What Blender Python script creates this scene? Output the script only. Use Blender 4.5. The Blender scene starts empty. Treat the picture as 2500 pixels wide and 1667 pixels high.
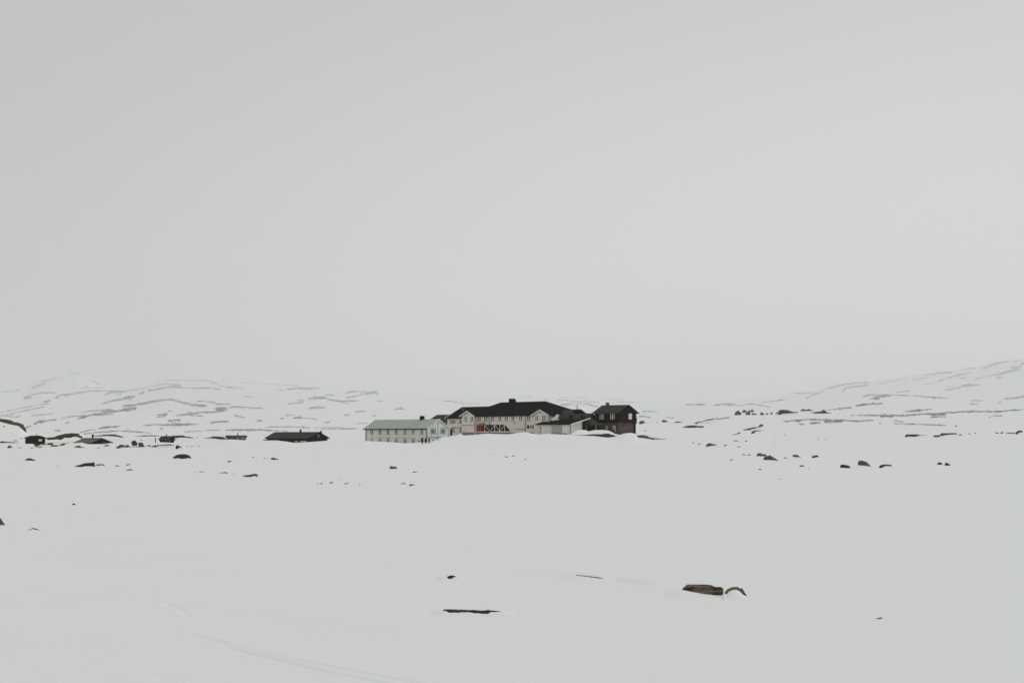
import bpy, bmesh, math, random
import numpy as np
from mathutils import Vector, noise as mnoise
from mathutils.geometry import delaunay_2d_cdt

# ------------------------------------------------------------------ camera, sky, sun, exposure
S = bpy.context.scene
col = S.collection
F, CX, HY, H = 3472.2, 1250.0, 1070.0, 4.0       # lens in photo pixels, centre column, horizon row, eye height
cam_d = bpy.data.cameras.new('camera')
cam = bpy.data.objects.new('camera', cam_d)
col.objects.link(cam)
cam.location = (0, 0, H)
cam.rotation_euler = (math.radians(90), 0, 0)
cam_d.lens = 50
cam_d.sensor_width = 36
cam_d.shift_y = (HY - 833.5) / 2500.0
cam_d.clip_start = 0.1
cam_d.clip_end = 60000
S.camera = cam

W = bpy.data.worlds.new('World')
S.world = W
W.use_nodes = True
nt = W.node_tree
nt.nodes.clear()
N, L = nt.nodes.new, nt.links.new
out = N('ShaderNodeOutputWorld')
bg = N('ShaderNodeBackground')
bg.inputs['Strength'].default_value = 0.1
sky = N('ShaderNodeTexSky')
sky.sky_type = 'NISHITA'
sky.sun_disc = False
sky.sun_elevation = math.radians(38)
sky.sun_rotation = math.radians(55)
sky.air_density = 1.0
sky.dust_density = 3.0
hs = N('ShaderNodeHueSaturation')
hs.inputs['Saturation'].default_value = 0.12
L(sky.outputs[0], hs.inputs['Color'])
tc = N('ShaderNodeTexCoord')
# brighter bank of cloud low towards the hidden sun, on the right
dot = N('ShaderNodeVectorMath'); dot.operation = 'DOT_PRODUCT'
d = Vector((0.38, 1.0, 0.14)).normalized()
dot.inputs[1].default_value = d
fl_ = N('ShaderNodeVectorMath'); fl_.operation = 'MULTIPLY'; fl_.inputs[1].default_value = (1, 1, 3.1)   # the bank lies low and wide
nm_ = N('ShaderNodeVectorMath'); nm_.operation = 'NORMALIZE'
L(tc.outputs['Generated'], fl_.inputs[0]); L(fl_.outputs[0], nm_.inputs[0])
L(nm_.outputs[0], dot.inputs[0])
mr = N('ShaderNodeMapRange')
mr.interpolation_type = 'SMOOTHSTEP'
mr.inputs['From Min'].default_value = 0.66
mr.inputs['From Max'].default_value = 1.0
L(dot.outputs['Value'], mr.inputs['Value'])
nz = N('ShaderNodeTexNoise')
nz.inputs['Scale'].default_value = 2.2
nz.inputs['Detail'].default_value = 4
mp = N('ShaderNodeMapping'); mp.inputs['Scale'].default_value = (1, 1, 3.5)
L(tc.outputs['Generated'], mp.inputs[0]); L(mp.outputs[0], nz.inputs['Vector'])
m1 = N('ShaderNodeMath'); m1.operation = 'MULTIPLY_ADD'
m1.inputs[1].default_value = 0.12; m1.inputs[2].default_value = -0.06
L(nz.outputs['Fac'], m1.inputs[0])
m2 = N('ShaderNodeMath'); m2.operation = 'ADD'
L(mr.outputs[0], m2.inputs[0]); L(m1.outputs[0], m2.inputs[1])
cm = N('ShaderNodeMix'); cm.data_type = 'RGBA'
SKY_A = (5.45, 5.56, 5.50, 1); SKY_B = (6.92, 6.92, 6.94, 1)
cm.inputs['A'].default_value = SKY_A
cm.inputs['B'].default_value = SKY_B
L(m2.outputs[0], cm.inputs['Factor'])
mx = N('ShaderNodeMix'); mx.data_type = 'RGBA'
mx.inputs['Factor'].default_value = 0.95
L(hs.outputs[0], mx.inputs['A']); L(cm.outputs['Result'], mx.inputs['B'])
L(mx.outputs['Result'], bg.inputs['Color'])
L(bg.outputs[0], out.inputs[0])

sun_d = bpy.data.lights.new('sun', 'SUN')
sun_d.energy = 0.6
sun_d.angle = math.radians(40)
sun_d.color = (1, 0.98, 0.95)
sun = bpy.data.objects.new('sun', sun_d)
col.objects.link(sun)
az, el = math.radians(55), math.radians(38)
sd = Vector((math.sin(az) * math.cos(el), math.cos(az) * math.cos(el), math.sin(el)))
sun.rotation_euler = sd.to_track_quat('Z', 'Y').to_euler()

S.view_settings.view_transform = 'Standard'
S.view_settings.look = 'None'
S.view_settings.exposure = 0.0
S.view_settings.gamma = 1.0
S.view_settings.use_curve_mapping = False
S.cycles.max_bounces = 8
S.cycles.diffuse_bounces = 4
S.cycles.volume_bounces = 3
S.cycles.use_denoising = True

# ------------------------------------------------------------------ helpers
def tag(o, label=None, cat=None, group=None, kind=None):
    if label: o['label'] = label
    if cat: o['category'] = cat
    if group: o['group'] = group
    if kind: o['kind'] = kind
    return o

def empty(name, loc):
    o = bpy.data.objects.new(name, None)
    o.empty_display_size = 0.5
    col.objects.link(o)
    o.location = loc
    return o

def link_mesh(name, me, mat=None, parent=None):
    o = bpy.data.objects.new(name, me)
    if mat: me.materials.append(mat)
    col.objects.link(o)
    if parent: o.parent = parent
    return o

def PX(px, py, Y):
    return Vector(((px - CX) / F * Y, Y, H + (HY - py) / F * Y))

def new_mat(name):
    m = bpy.data.materials.new(name)
    m.use_nodes = True
    t = m.node_tree
    return m, t, t.nodes['Principled BSDF']

def mat(name, c1, c2=None, rough=0.8, scale=3.0, stretch=(1, 1, 1), bump=0.0, board=None, bvar=0.16, spec=0.3, contrast=(0.35, 0.65), metal=0):
    """noise-mottled paint, timber or stone; board = (axis, size) adds thin plank joints"""
    m, t, b = new_mat(name)
    n, l = t.nodes.new, t.links.new
    c2 = c2 or tuple(x * 0.75 for x in c1)
    tcn = n('ShaderNodeTexCoord'); mpn = n('ShaderNodeMapping')
    mpn.inputs['Scale'].default_value = stretch
    l(tcn.outputs['Object'], mpn.inputs[0])
    nn = n('ShaderNodeTexNoise'); nn.inputs['Scale'].default_value = scale; nn.inputs['Detail'].default_value = 6
    l(mpn.outputs[0], nn.inputs['Vector'])
    mr_ = n('ShaderNodeMapRange')
    mr_.inputs['From Min'].default_value = contrast[0]; mr_.inputs['From Max'].default_value = contrast[1]
    l(nn.outputs['Fac'], mr_.inputs['Value'])
    mi = n('ShaderNodeMix'); mi.data_type = 'RGBA'
    mi.inputs['A'].default_value = (*c1, 1); mi.inputs['B'].default_value = (*c2, 1)
    l(mr_.outputs[0], mi.inputs['Factor'])
    last = mi.outputs['Result']; h = nn.outputs['Fac']
    if board:
        sx = n('ShaderNodeSeparateXYZ'); l(tcn.outputs['Object'], sx.inputs[0])
        if board[0] == 'z':
            src = sx.outputs['Z']
        else:                                   # vertical boards: distance along the wall
            a_ = n('ShaderNodeMath'); a_.operation = 'SUBTRACT'
            l(sx.outputs['X'], a_.inputs[0]); l(sx.outputs['Y'], a_.inputs[1]); src = a_.outputs[0]
        dv = n('ShaderNodeMath'); dv.operation = 'DIVIDE'; dv.inputs[1].default_value = board[1]
        l(src, dv.inputs[0])
        fr = n('ShaderNodeMath'); fr.operation = 'FRACT'; l(dv.outputs[0], fr.inputs[0])
        gt = n('ShaderNodeMath'); gt.operation = 'LESS_THAN'; gt.inputs[1].default_value = 0.12
        l(fr.outputs[0], gt.inputs[0])
        fl = n('ShaderNodeMath'); fl.operation = 'FLOOR'; l(dv.outputs[0], fl.inputs[0])
        wn = n('ShaderNodeTexWhiteNoise'); wn.noise_dimensions = '1D'; l(fl.outputs[0], wn.inputs['W'])
        md = n('ShaderNodeMath'); md.operation = 'MULTIPLY_ADD'; md.inputs[1].default_value = -bvar; md.inputs[2].default_value = 1.0
        l(wn.outputs['Value'], md.inputs[0])
        jn = n('ShaderNodeMath'); jn.operation = 'MULTIPLY_ADD'; jn.inputs[1].default_value = -2.2 * bvar
        l(gt.outputs[0], jn.inputs[0]); l(md.outputs[0], jn.inputs[2])
        vm = n('ShaderNodeVectorMath'); vm.operation = 'SCALE'
        l(last, vm.inputs[0]); l(jn.outputs[0], vm.inputs['Scale'])
        last = vm.outputs[0]
    l(last, b.inputs['Base Color'])
    b.inputs['Roughness'].default_value = rough
    b.inputs['Specular IOR Level'].default_value = spec
    b.inputs['Metallic'].default_value = metal
    if bump:
        bn = n('ShaderNodeBump'); bn.inputs['Strength'].default_value = bump; bn.inputs['Distance'].default_value = 0.1
        l(h, bn.inputs['Height']); l(bn.outputs[0], b.inputs['Normal'])
    return m

# ------------------------------------------------------------------ terrain: one sheet of snow out to the far hills
def I(pts):
    xs = [p[0] for p in pts]; ys = [p[1] for p in pts]
    return lambda x: np.interp(x, xs, ys)

ROW_LIP = I([(-400,1088),(0,1086),(60,1083),(80,1083),(86,1087),(112,1082),(170,1081.5),(200,1080),(223,1086),(250,1083.5),(270,1081),(300,1083),(380,1081),(392,1079),(415,1080),(424,1082),(440,1080),(500,1078),(540,1074),(560,1072),(590,1073.5),(630,1076),(648,1075),(675,1074.5),(703,1078),(716,1080.5),(745,1079.5),(760,1080.5),(768,1078),(800,1075),(850,1076),(893,1076),(930,1077.5),(960,1079.5),(985,1081.5),(1005,1081),(1030,1079.5),(1043,1079),(1055,1076.5),(1068,1073.5),(1074,1068.5),(1080,1067),(1095,1066.5),(1105,1063.5),(1118,1062),(1130,1062.5),(1136,1062.5),(1160,1061),(1190,1057.8),(1205,1058.8),(1240,1059.8),(1262,1056),(1285,1054.8),(1300,1058),(1312,1060),(1325,1059.3),(1345,1058.5),(1362,1061.5),(1400,1062.5),(1450,1064),(1485,1068),(1505,1065),(1522,1058),(1540,1056.2),(1552,1058.5),(1557,1070.5),(1575,1073),(1594,1077.5),(1620,1076),(1650,1073.5),(1750,1072),(2000,1069),(2500,1067),(2900,1066)])
ROW_MOUND = I([(-400,1088),(0,1086),(300,1083),(440,1080),(540,1074),(560,1072.5),(600,1074),(648,1075.5),(716,1081),(800,1075.5),(893,1076.5),(985,1082),(1043,1079.5),(1068,1074),(1080,1067.5),(1095,1066.7),(1103,1064.5),(1113,1062.5),(1121,1059.5),(1127,1059),(1131,1063),(1160,1061.5),(1190,1058.5),(1240,1060),(1285,1055.5),(1312,1060.5),(1345,1059),(1378,1060),(1390,1061.5),(1397,1057),(1404,1051.5),(1413,1048.5),(1430,1049),(1436,1052.5),(1450,1049.3),(1470,1048.6),(1485,1050),(1495,1055),(1502,1059),(1515,1061),(1540,1059),(1560,1064),(1600,1067),(1750,1070),(2000,1068),(2500,1066),(2900,1066)])
KN = [
 (2.0, None), (200.0, None),
 (300.0, I([(-400,1105),(0,1105),(900,1103),(1500,1102),(2900,1104)])),
 (340.0, I([(-400,1096),(0,1096),(600,1092),(1000,1090),(1100,1082),(1200,1078),(1400,1078),(1550,1080),(1700,1087),(2900,1088)])),
 (372.0, ROW_LIP),
 (384.0, ROW_MOUND),
 (398.0, I([(-400,1090),(0,1089),(300,1085.5),(440,1083),(500,1080),(548,1077),(600,1077),(640,1078.5),(660,1078),(703,1081),(716,1083.5),(770,1083),(800,1079),(893,1079),(985,1083.5),(1043,1081),(1068,1075),(1080,1068.5),(1130,1063.5),(1400,1060),(1560,1062),(1750,1070),(2900,1066)])),
 (438.0, I([(-400,1087),(0,1086.5),(86,1087.5),(200,1086),(223,1087.5),(300,1084),(390,1083),(425,1084),(440,1081),(500,1079),(553,1075.5),(600,1076),(650,1077.5),(703,1081),(716,1083),(770,1082.5),(800,1078.5),(893,1076),(1000,1074),(1130,1063),(1400,1060),(1560,1060),(1750,1067.5),(2000,1065),(2900,1064)])),
 (474.0, I([(-400,1083),(0,1082.5),(300,1079.5),(500,1075.5),(553,1072.6),(585,1073.4),(600,1074.8),(620,1073),(800,1073),(1000,1072),(1130,1061.5),(1400,1058),(1560,1057),(1750,1064),(2000,1062),(2500,1060),(2900,1060)])),
 (620.0, I([(-400,1000),(0,1022),(20,1028),(45,1034),(62,1051),(100,1062),(180,1066),(300,1067),(560,1067),(900,1067),(1130,1060),(1400,1052),(1560,1048),(1650,1050),(1750,1052),(2000,1048),(2500,1044),(2900,1040)])),
 (1000.0, I([(-400,1000),(0,1045),(60,1057),(300,1060),(560,1059),(900,1060),(1130,1055),(1400,1040),(1560,1034),(1650,1028),(1750,1013),(1850,1009),(2000,1006),(2200,1004),(2350,1004),(2500,1001),(2900,990)])),
 (1800.0, I([(-400,1050),(0,1052),(300,1051),(560,1049),(900,1046),(1130,1040),(1400,1020),(1560,1010),(1650,1005),(1800,998),(2000,984),(2100,966),(2150,962.5),(2250,965),(2320,971),(2500,966),(2900,955)])),
 (3500.0, I([(-400,1030),(0,1024),(150,1018),(300,1014),(560,1012),(800,1015),(900,1022),(1130,1012),(1400,998),(1560,996),(1650,994),(1800,986),(2000,966),(2150,952),(2320,942),(2500,930),(2900,915)])),
 (6500.0, I([(-400,995),(-200,985),(0,975),(61,969),(102,958),(138,957),(230,952),(306,952),(357,940),(395,929),(434,927),(480,927),(523,928),(600,934),(704,939),(780,944),(857,948),(921,953),(960,957),(1100,966),(1300,970),(1500,978),(1700,985),(1800,978),(1900,966),(2007,952),(2053,939),(2089,934),(2124,934),(2216,921),(2277,913),(2328,908),(2367,899),(2385,898),(2436,886),(2461,882),(2500,878),(2900,850)])),
 (8500.0, I([(-400,1005),(500,990),(1300,985),(2000,990),(2500,940),(2900,930)])),
 (13000.0, I([(-400,985),(0,957),(60,943),(128,917),(163,910),(189,907.5),(217,915),(247,933),(275,939),(327,942),(400,950),(600,955),(1000,965),(1300,966),(1369,967),(1500,973),(1600,980),(2900,985)])),
 (20000.0, I([(-400,1040),(2900,1040)])),
]
KD = np.log(np.array([k[0] for k in KN]))

def hashn(x, y, s):
    """smooth value noise for arrays"""
    def h(i, j):
        n_ = (i * 374761393 + j * 668265263 + s * 974634777) & 0xffffffff
        n_ = ((n_ ^ (n_ >> 13)) * 1274126177) & 0xffffffff
        return ((n_ ^ (n_ >> 16)) & 0xffff) / 65535.0
    xi = np.floor(x).astype(np.int64); yi = np.floor(y).astype(np.int64)
    fx = x - xi; fy = y - yi
    fx = fx * fx * (3 - 2 * fx); fy = fy * fy * (3 - 2 * fy)
    return ((h(xi, yi) * (1 - fx) + h(xi + 1, yi) * fx) * (1 - fy) + (h(xi, yi + 1) * (1 - fx) + h(xi + 1, yi + 1) * fx) * fy) * 2 - 1

# ski and snow-scooter tracks across the near snow: (x, y) pairs on the ground, from rows of the photo
def gxy(px, py):
    Y = F * H / (py - HY)
    return ((px - CX) / F * Y, Y)
TRACKS = [
 ([gxy(460,1546), gxy(560,1573), gxy(700,1605), gxy(840,1632), gxy(1000,1662), gxy(1100,1685)], 0.075, 0.024),
 ([gxy(560,1583), gxy(680,1612), gxy(800,1640), gxy(940,1667), gxy(1040,1690)], 0.075, 0.024),
 ([gxy(-60,1410), gxy(0,1419), gxy(160,1446), gxy(300,1462), gxy(400,1473), gxy(440,1487), gxy(465,1505), gxy(430,1518)], 0.09, 0.016),
 ([gxy(260,1453), gxy(400,1470), gxy(600,1497), gxy(760,1514), gxy(1000,1540)], 0.08, 0.016),
 ([gxy(1250,1399), gxy(1380,1401), gxy(1480,1412), gxy(1560,1424)], 0.3, 0.07),
]
def track_depth(X, Y):
    z = np.zeros_like(X)
    near = (Y > 21) & (Y < 52)
    if not near.any(): return z
    x = X[near]; y = Y[near]; acc = np.zeros_like(x)
    for pts, wd, dp in TRACKS:
        dd = np.full_like(x, 1e9)
        for (x0, y0), (x1, y1) in zip(pts[:-1], pts[1:]):
            vx, vy = x1 - x0, y1 - y0
            t = np.clip(((x - x0) * vx + (y - y0) * vy) / (vx * vx + vy * vy), 0, 1)
            dd = np.minimum(dd, np.hypot(x - x0 - t * vx, y - y0 - t * vy))
        acc += -dp * np.exp(-(dd / wd) ** 2) + dp * 0.5 * np.exp(-((dd - 2.0 * wd) / wd) ** 2)
    # trampled snow in the near left corner
    k = np.clip((-3.5 - x) / 2.5, 0, 1) * np.clip((30 - y) / 5, 0, 1)
    acc += k * 0.014 * hashn(x * 3.1, y * 2.2, 7) * np.clip(hashn(x * .6, y * .5, 9) + .5, 0, 1)
    z[near] = acc
    return z

def ground_z(px, Y, fine=True):
    px = np.asarray(px, float); Y = np.asarray(Y, float)
    px, Y = np.broadcast_arrays(px, Y)
    zk = []
    for D, fn in KN:
        zk.append(np.zeros_like(px) if fn is None else H + (HY - fn(px)) / F * D)
    zk = np.stack(zk)
    t = np.log(np.maximum(Y, 2.0))
    i = np.clip(np.searchsorted(KD, t) - 1, 0, len(KD) - 2)
    f = np.clip((t - KD[i]) / (KD[i + 1] - KD[i]), 0, 1)
    # gentle easing so that the knots do not read as creases
    f = f + 0.35 * (f * f * (3 - 2 * f) - f)
    idx = np.indices(px.shape)
    z = np.take_along_axis(zk, i[None], 0)[0] * (1 - f) + np.take_along_axis(zk, (i + 1)[None], 0)[0] * f
    if fine:
        X = (px - CX) / F * Y
        a = np.clip(Y / 60, 0.35, 1) * np.clip((372 - Y) / 60, 0, 1)
        z = z + a * (0.045 * hashn(X / 11, Y / 17, 1) + 0.02 * hashn(X / 3.7, Y / 8, 2)) + np.clip((60 - Y) / 30, 0, 1) * 0.006 * hashn(X / .9, Y / 1.6, 3)
        b = np.clip((Y - 1200) / 1500, 0, 1)
        z = z + b * (Y / 6500) * (6 * hashn(X / (60 + Y * .05), Y / (90 + Y * .05), 4) * 0.4)
        z = z + track_depth(X, Y)
    return z

def ground_row(px, Y):
    return HY - (ground_z(px, Y, False) - H) / Y * F

_YS = np.exp(np.linspace(math.log(8), math.log(12900), 3000))
def hit(px, py):
    """the first place where the column px of the ground rises to the row py"""
    r = ground_row(np.full_like(_YS, px), _YS)
    k = np.nonzero(r <= py)[0]
    return float(_YS[k[0]]) if len(k) else 12000.0

def zat(X, Y):
    return float(ground_z(np.array([CX + F * X / Y]), np.array([Y]), False)[0])
# bare rock showing through the snow on the far slopes: (origin x, origin y, scale, strokes (points, width))
STROKES = [
 (0, 860, 3.92, [
 ([(0,385),(100,375),(190,355)],6),([(0,370),(60,350),(150,345)],5),([(230,430),(300,405),(400,385),(540,388)],8),([(235,435),(290,420)],16),([(310,340),(340,325),(440,290)],15),
 ([(380,280),(470,262),(600,240)],9),([(400,240),(500,228)],5),([(640,205),(740,203),(850,220),(960,255)],6),([(870,265),(970,308)],8),([(760,350),(830,335),(1000,342)],7),
 ([(530,430),(560,410),(640,405),(760,385),(870,368),(1100,372),(1230,370)],10),([(525,432),(560,430)],14),([(620,405),(650,408)],18),([(1000,412),(1050,385),(1220,372)],8),([(1100,405),(1170,395)],8),
 ([(1230,365),(1330,350),(1440,328)],5),([(980,490),(1080,462),(1200,440),(1300,420)],11),([(1180,440),(1260,430)],22),([(1330,400),(1380,380)],12),([(1420,365),(1520,350),(1600,335),(1720,318)],16),
 ([(1460,325),(1600,298),(1740,315)],6),([(1600,330),(1700,335),(1850,345),(2030,340),(2110,358)],9),([(1480,288),(1550,268),(1880,267),(2040,275)],4),([(2130,272),(2250,278),(2352,295)],6),
 ([(2010,290),(2090,298)],6),([(2100,318),(2200,335),(2320,340)],10),([(1170,515),(1240,508),(1370,492),(1450,472),(1560,458),(1640,448),(1700,468),(1780,488),(1850,505),(1980,510)],14),
 ([(1800,500),(1980,512)],16),([(760,625),(860,600),(960,588),(1080,590)],24),([(960,575),(1110,562),(1300,530)],17),([(1200,550),(1310,530)],20),([(780,575),(870,562),(1080,545)],6),([(590,630),(700,612),(780,605)],7),
 ([(325,690),(360,665),(460,650),(540,645)],13),([(380,668),(440,655)],20),([(240,725),(300,700)],8),([(300,605),(400,595),(510,585)],6),([(0,610),(100,590),(220,560),(420,520)],6),([(60,605),(120,617),(200,612)],6),
 ([(0,575),(150,545),(380,500),(480,490)],4),([(420,475),(480,460)],14),([(625,680),(665,665)],8),([(740,640),(760,630)],8),([(525,750),(580,748)],9),([(760,768),(850,745),(920,742)],5),
 ([(940,730),(1010,715),(1060,715),(1150,708)],10),([(1000,718),(1060,714)],14),([(800,780),(900,768),(1000,762),(1130,750),(1280,758),(1450,772)],6),([(1370,700),(1500,690),(1700,695),(1900,688)],8),([(1510,692),(1800,695)],12),
 ([(1640,670),(1700,685),(1830,683)],7),([(1510,600),(1600,592)],13),([(1500,620),(1590,610)],5),([(1680,605),(1790,595),(1900,585)],9),([(1800,578),(2050,570),(2180,550)],9),([(1810,600),(1950,612)],6),
 ([(1610,655),(1730,645)],12),([(1600,560),(1640,560)],5),([(2010,675),(2100,662),(2190,662)],10),([(2060,540),(2160,538)],20),([(2160,530),(2300,520),(2352,528)],9),([(1880,465),(1960,468),(2060,480)],8),
 ([(2060,495),(2210,495)],8),([(2240,605),(2330,622)],6),([(1538,733),(1556,733)],8),([(1212,735),(1226,735)],6),([(1760,760),(1900,752),(2110,742)],4),([(2160,745),(2250,742),(2352,740)],8)]),
 (500, 860, 3.92, [
 ([(170,272),(280,275),(400,292),(560,298),(750,308),(950,325)],5),([(770,352),(900,342),(1030,355)],11),([(880,342),(1000,340),(1110,347)],6),([(710,358),(750,355)],5),([(1345,388),(1430,375),(1520,372),(1640,385)],9),
 ([(1500,378),(1560,395),(1650,372)],15),([(1600,370),(1660,400)],10),([(1355,430),(1460,418)],9),([(1470,402),(1510,402)],8),([(990,448),(1030,435),(1150,430),(1190,452),(1300,468),(1470,462)],8),([(1030,437),(1150,435)],16),
 ([(1200,450),(1390,495)],4),([(880,460),(950,460)],7),([(800,493),(940,478)],7),([(1150,408),(1240,410)],5),([(990,535),(1080,525),(1150,533)],9),([(380,420),(470,430)],8),([(340,520),(420,530),(570,537)],9),
 ([(285,600),(340,615),(380,625)],6),([(500,655),(545,655)],8),([(770,602),(860,603)],5),([(725,632),(755,630)],7),([(850,625),(900,625),(1010,632),(1080,645)],5),([(850,628),(920,622)],13),
 ([(1150,672),(1200,664)],6),([(1330,600),(1390,598)],8),([(1440,565),(1550,563)],8),([(1600,605),(1640,607)],5),([(1460,680),(1560,680)],4),([(1640,465),(1700,467)],6),([(1800,548),(1870,535),(1910,540)],7),
 ([(580,713),(720,712),(850,714),(1010,720)],5),([(930,715),(950,710)],10),([(205,742),(430,738),(560,742),(650,748),(790,755)],7),([(400,750),(490,748)],6),([(1050,722),(1240,718),(1310,720)],3),([(1110,730),(1280,732),(1480,730)],5)]),
 (1080, 940, 7.84, [
 ([(0,300),(150,305),(280,325),(420,345),(560,352),(700,360)],8),([(200,320),(420,345)],14),([(700,160),(1060,195)],5),([(1500,215),(1750,225)],6)]),
 (1300, 940, 7.84, [
 ([(520,378),(700,350),(820,340),(960,345)],14),([(540,380),(820,385)],12),([(980,370),(1060,360),(1150,395),(1260,415)],14),([(220,270),(330,278)],6),([(470,280),(700,300),(1260,325)],6),([(520,235),(1060,235)],6),
 ([(1340,265),(1750,278)],6),([(1600,320),(1980,330)],5),([(2100,500),(2352,505)],9),([(2030,598),(2260,608)],12)]),
 (1500, 860, 3.92, [
 ([(270,562),(420,568)],4),([(235,610),(350,620)],6),([(490,622),(570,625)],5),([(680,500),(880,498)],6),([(950,505),(1070,495),(1170,492)],6),([(1080,508),(1230,508)],4),([(1240,500),(1310,493),(1400,508),(1500,528)],4),
 ([(1410,480),(1640,452)],3),([(1700,390),(1930,388)],3),([(800,425),(880,422)],3),([(950,638),(1020,634),(1100,622)],4),([(1740,660),(1790,658)],5)]),
 (1900, 840, 3.92, [
 ([(270,520),(330,485),(440,452)],6),([(430,435),(560,400),(640,385),(780,368),(880,368)],8),([(620,455),(640,420),(760,402),(860,390)],10),([(950,385),(1100,352),(1230,330)],4),([(1280,340),(1430,318)],4),([(1470,295),(1530,275),(1670,270)],9),
 ([(1380,295),(1480,288)],4),([(1530,355),(1620,325),(1720,295),(1840,272)],8),([(1620,325),(1680,305)],13),([(1790,242),(1830,230),(1890,230)],6),([(1950,240),(2010,210),(2080,185),(2200,165)],13),([(2250,165),(2352,152)],6),
 ([(2320,185),(2352,180)],18),([(1600,410),(1680,398)],5),([(1600,440),(1700,420),(1800,395),(1920,385)],11),([(1760,395),(1840,395)],17),([(1870,335),(2000,305),(2100,285),(2200,270)],9),([(2080,300),(2180,265),(2330,235)],15),
 ([(2220,230),(2330,215)],12),([(2090,320),(2150,318)],10),([(1740,325),(1800,320)],8),([(1400,385),(1510,368)],4),([(1130,460),(1260,445)],6),
 ([(810,505),(870,487),(1080,487),(1250,490),(1340,497),(1500,510),(1620,516)],7),([(880,525),(930,510),(1080,492)],13),([(900,522),(970,522)],12),([(740,590),(800,580),(900,570),(1000,568)],7),([(890,570),(960,572)],15),
 ([(470,630),(600,615),(700,605)],5),([(700,682),(850,680),(1220,682),(1380,668),(1500,668),(1620,655),(1780,645),(1930,645),(2100,645),(2240,632),(2352,628)],7),([(970,685),(1100,688)],13),
 ([(1460,670),(1600,672)],12),([(1190,645),(1340,635),(1470,620)],6),([(1310,635),(1390,632)],11),([(50,740),(170,728),(290,720),(420,722),(620,728),(760,738),(910,725)],6),([(440,742),(620,735)],10),
 ([(300,755),(410,752)],7),([(200,765),(250,765)],5),([(1110,762),(1230,762),(1400,768),(1620,777)],4),([(1105,730),(1200,742)],4),([(2160,525),(2280,512),(2352,498)],10),([(1840,540),(1950,540)],4),
 ([(1830,573),(1905,572)],7),([(2110,560),(2140,558)],5),([(1450,700),(1610,690)],4),([(2040,685),(2150,685)],4)]),
]
RX0, RY0, RW, RH = -60, 880, 2640, 190
def build_mask():
    M = np.zeros((RH * 2, RW * 2), np.float32)       # half-pixel cells
    rnd = random.Random(4)
    gy, gx = np.mgrid[0:RH * 2, 0:RW * 2]
    gx = RX0 + gx / 2.0; gy = RY0 + gy / 2.0
    wob = hashn(gx / 6.0, gy / 2.0, 11) * 0.5 + hashn(gx / 2.6, gy / 1.1, 12) * 0.35 + hashn(gx / 1.3, gy / .8, 14) * 0.25
    wid = hashn(gx / 14.0, gy / 9.0, 13)
    for ox, oy, sc, st in STROKES:
        for pts, wd in st:
            w = wd / sc * (0.56 if oy + pts[0][1] / sc < 990 or ox < 1100 else 0.82)
            P_ = [(ox + a / sc, oy + b / sc) for a, b in pts]
            x0 = min(p[0] for p in P_) - w * 3 - 2; x1 = max(p[0] for p in P_) + w * 3 + 2
            y0 = min(p[1] for p in P_) - w * 2 - 2; y1 = max(p[1] for p in P_) + w * 2 + 2
            i0, i1 = int(max(0, (y0 - RY0) * 2)), int(min(RH * 2, (y1 - RY0) * 2))
            j0, j1 = int(max(0, (x0 - RX0) * 2)), int(min(RW * 2, (x1 - RX0) * 2))
            if i1 <= i0 or j1 <= j0: continue
            X = gx[i0:i1, j0:j1]; Y = gy[i0:i1, j0:j1]
            dd = np.full(X.shape, 1e9); tt = np.zeros(X.shape)
            n = len(P_) - 1
            for k, ((ax, ay), (bx, by)) in enumerate(zip(P_[:-1], P_[1:])):
                vx, vy = bx - ax, by - ay
                t = np.clip(((X - ax) * vx + (Y - ay) * vy) / max(vx * vx + vy * vy, 1e-6), 0, 1)
                q = np.hypot(X - ax - t * vx, Y - ay - t * vy)
                tt = np.where(q < dd, (k + t) / n, tt); dd = np.minimum(dd, q)
            taper = np.clip(np.minimum(tt, 1 - tt) * 7 + 0.35, 0, 1)
            r = w * taper * (1 + 0.6 * wid[i0:i1, j0:j1]) + 0.25
            e = dd + wob[i0:i1, j0:j1] * (0.4 + w * 0.75)
            v = np.clip((r - e) / 0.9 + 0.5, 0, 1)
            M[i0:i1, j0:j1] = np.maximum(M[i0:i1, j0:j1], v)
            # loose blocks and torn edges around each band
            for _ in range(int(2 + abs(P_[-1][0] - P_[0][0]) / 7)):
                q = rnd.random() * n; k = min(int(q), n - 1); q -= k
                cx = P_[k][0] + (P_[k + 1][0] - P_[k][0]) * q + rnd.gauss(0, 2.5); cy = P_[k][1] + (P_[k + 1][1] - P_[k][1]) * q + rnd.gauss(0, 1.2 + w * .9)
                rx = rnd.uniform(.7, 1.6 + w * .9); ry = rnd.uniform(.35, .6 + w * .22)
                a0, a1 = int((cy - ry - 2 - RY0) * 2), int((cy + ry + 2 - RY0) * 2); b0, b1 = int((cx - rx - 2 - RX0) * 2), int((cx + rx + 2 - RX0) * 2)
                if a0 < 0 or b0 < 0 or a1 >= RH * 2 or b1 >= RW * 2: continue
                XX = gx[a0:a1, b0:b1]; YY = gy[a0:a1, b0:b1]
                e2 = np.hypot((XX - cx) / rx, (YY - cy) / ry)
                M[a0:a1, b0:b1] = np.maximum(M[a0:a1, b0:b1], np.clip((1 - e2) * ry * 1.6 + .35, 0, 1) * (e2 < 1.4) * rnd.uniform(.5, 1))
    # extra haze painted in: rock on high, distant slopes fades towards snow colour
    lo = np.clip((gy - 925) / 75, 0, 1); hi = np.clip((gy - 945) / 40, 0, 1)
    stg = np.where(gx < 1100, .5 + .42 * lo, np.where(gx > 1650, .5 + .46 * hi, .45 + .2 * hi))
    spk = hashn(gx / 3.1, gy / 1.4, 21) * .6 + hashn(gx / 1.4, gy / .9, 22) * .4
    return M * stg * np.clip(1.02 + .6 * spk, 0, 1)
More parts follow.
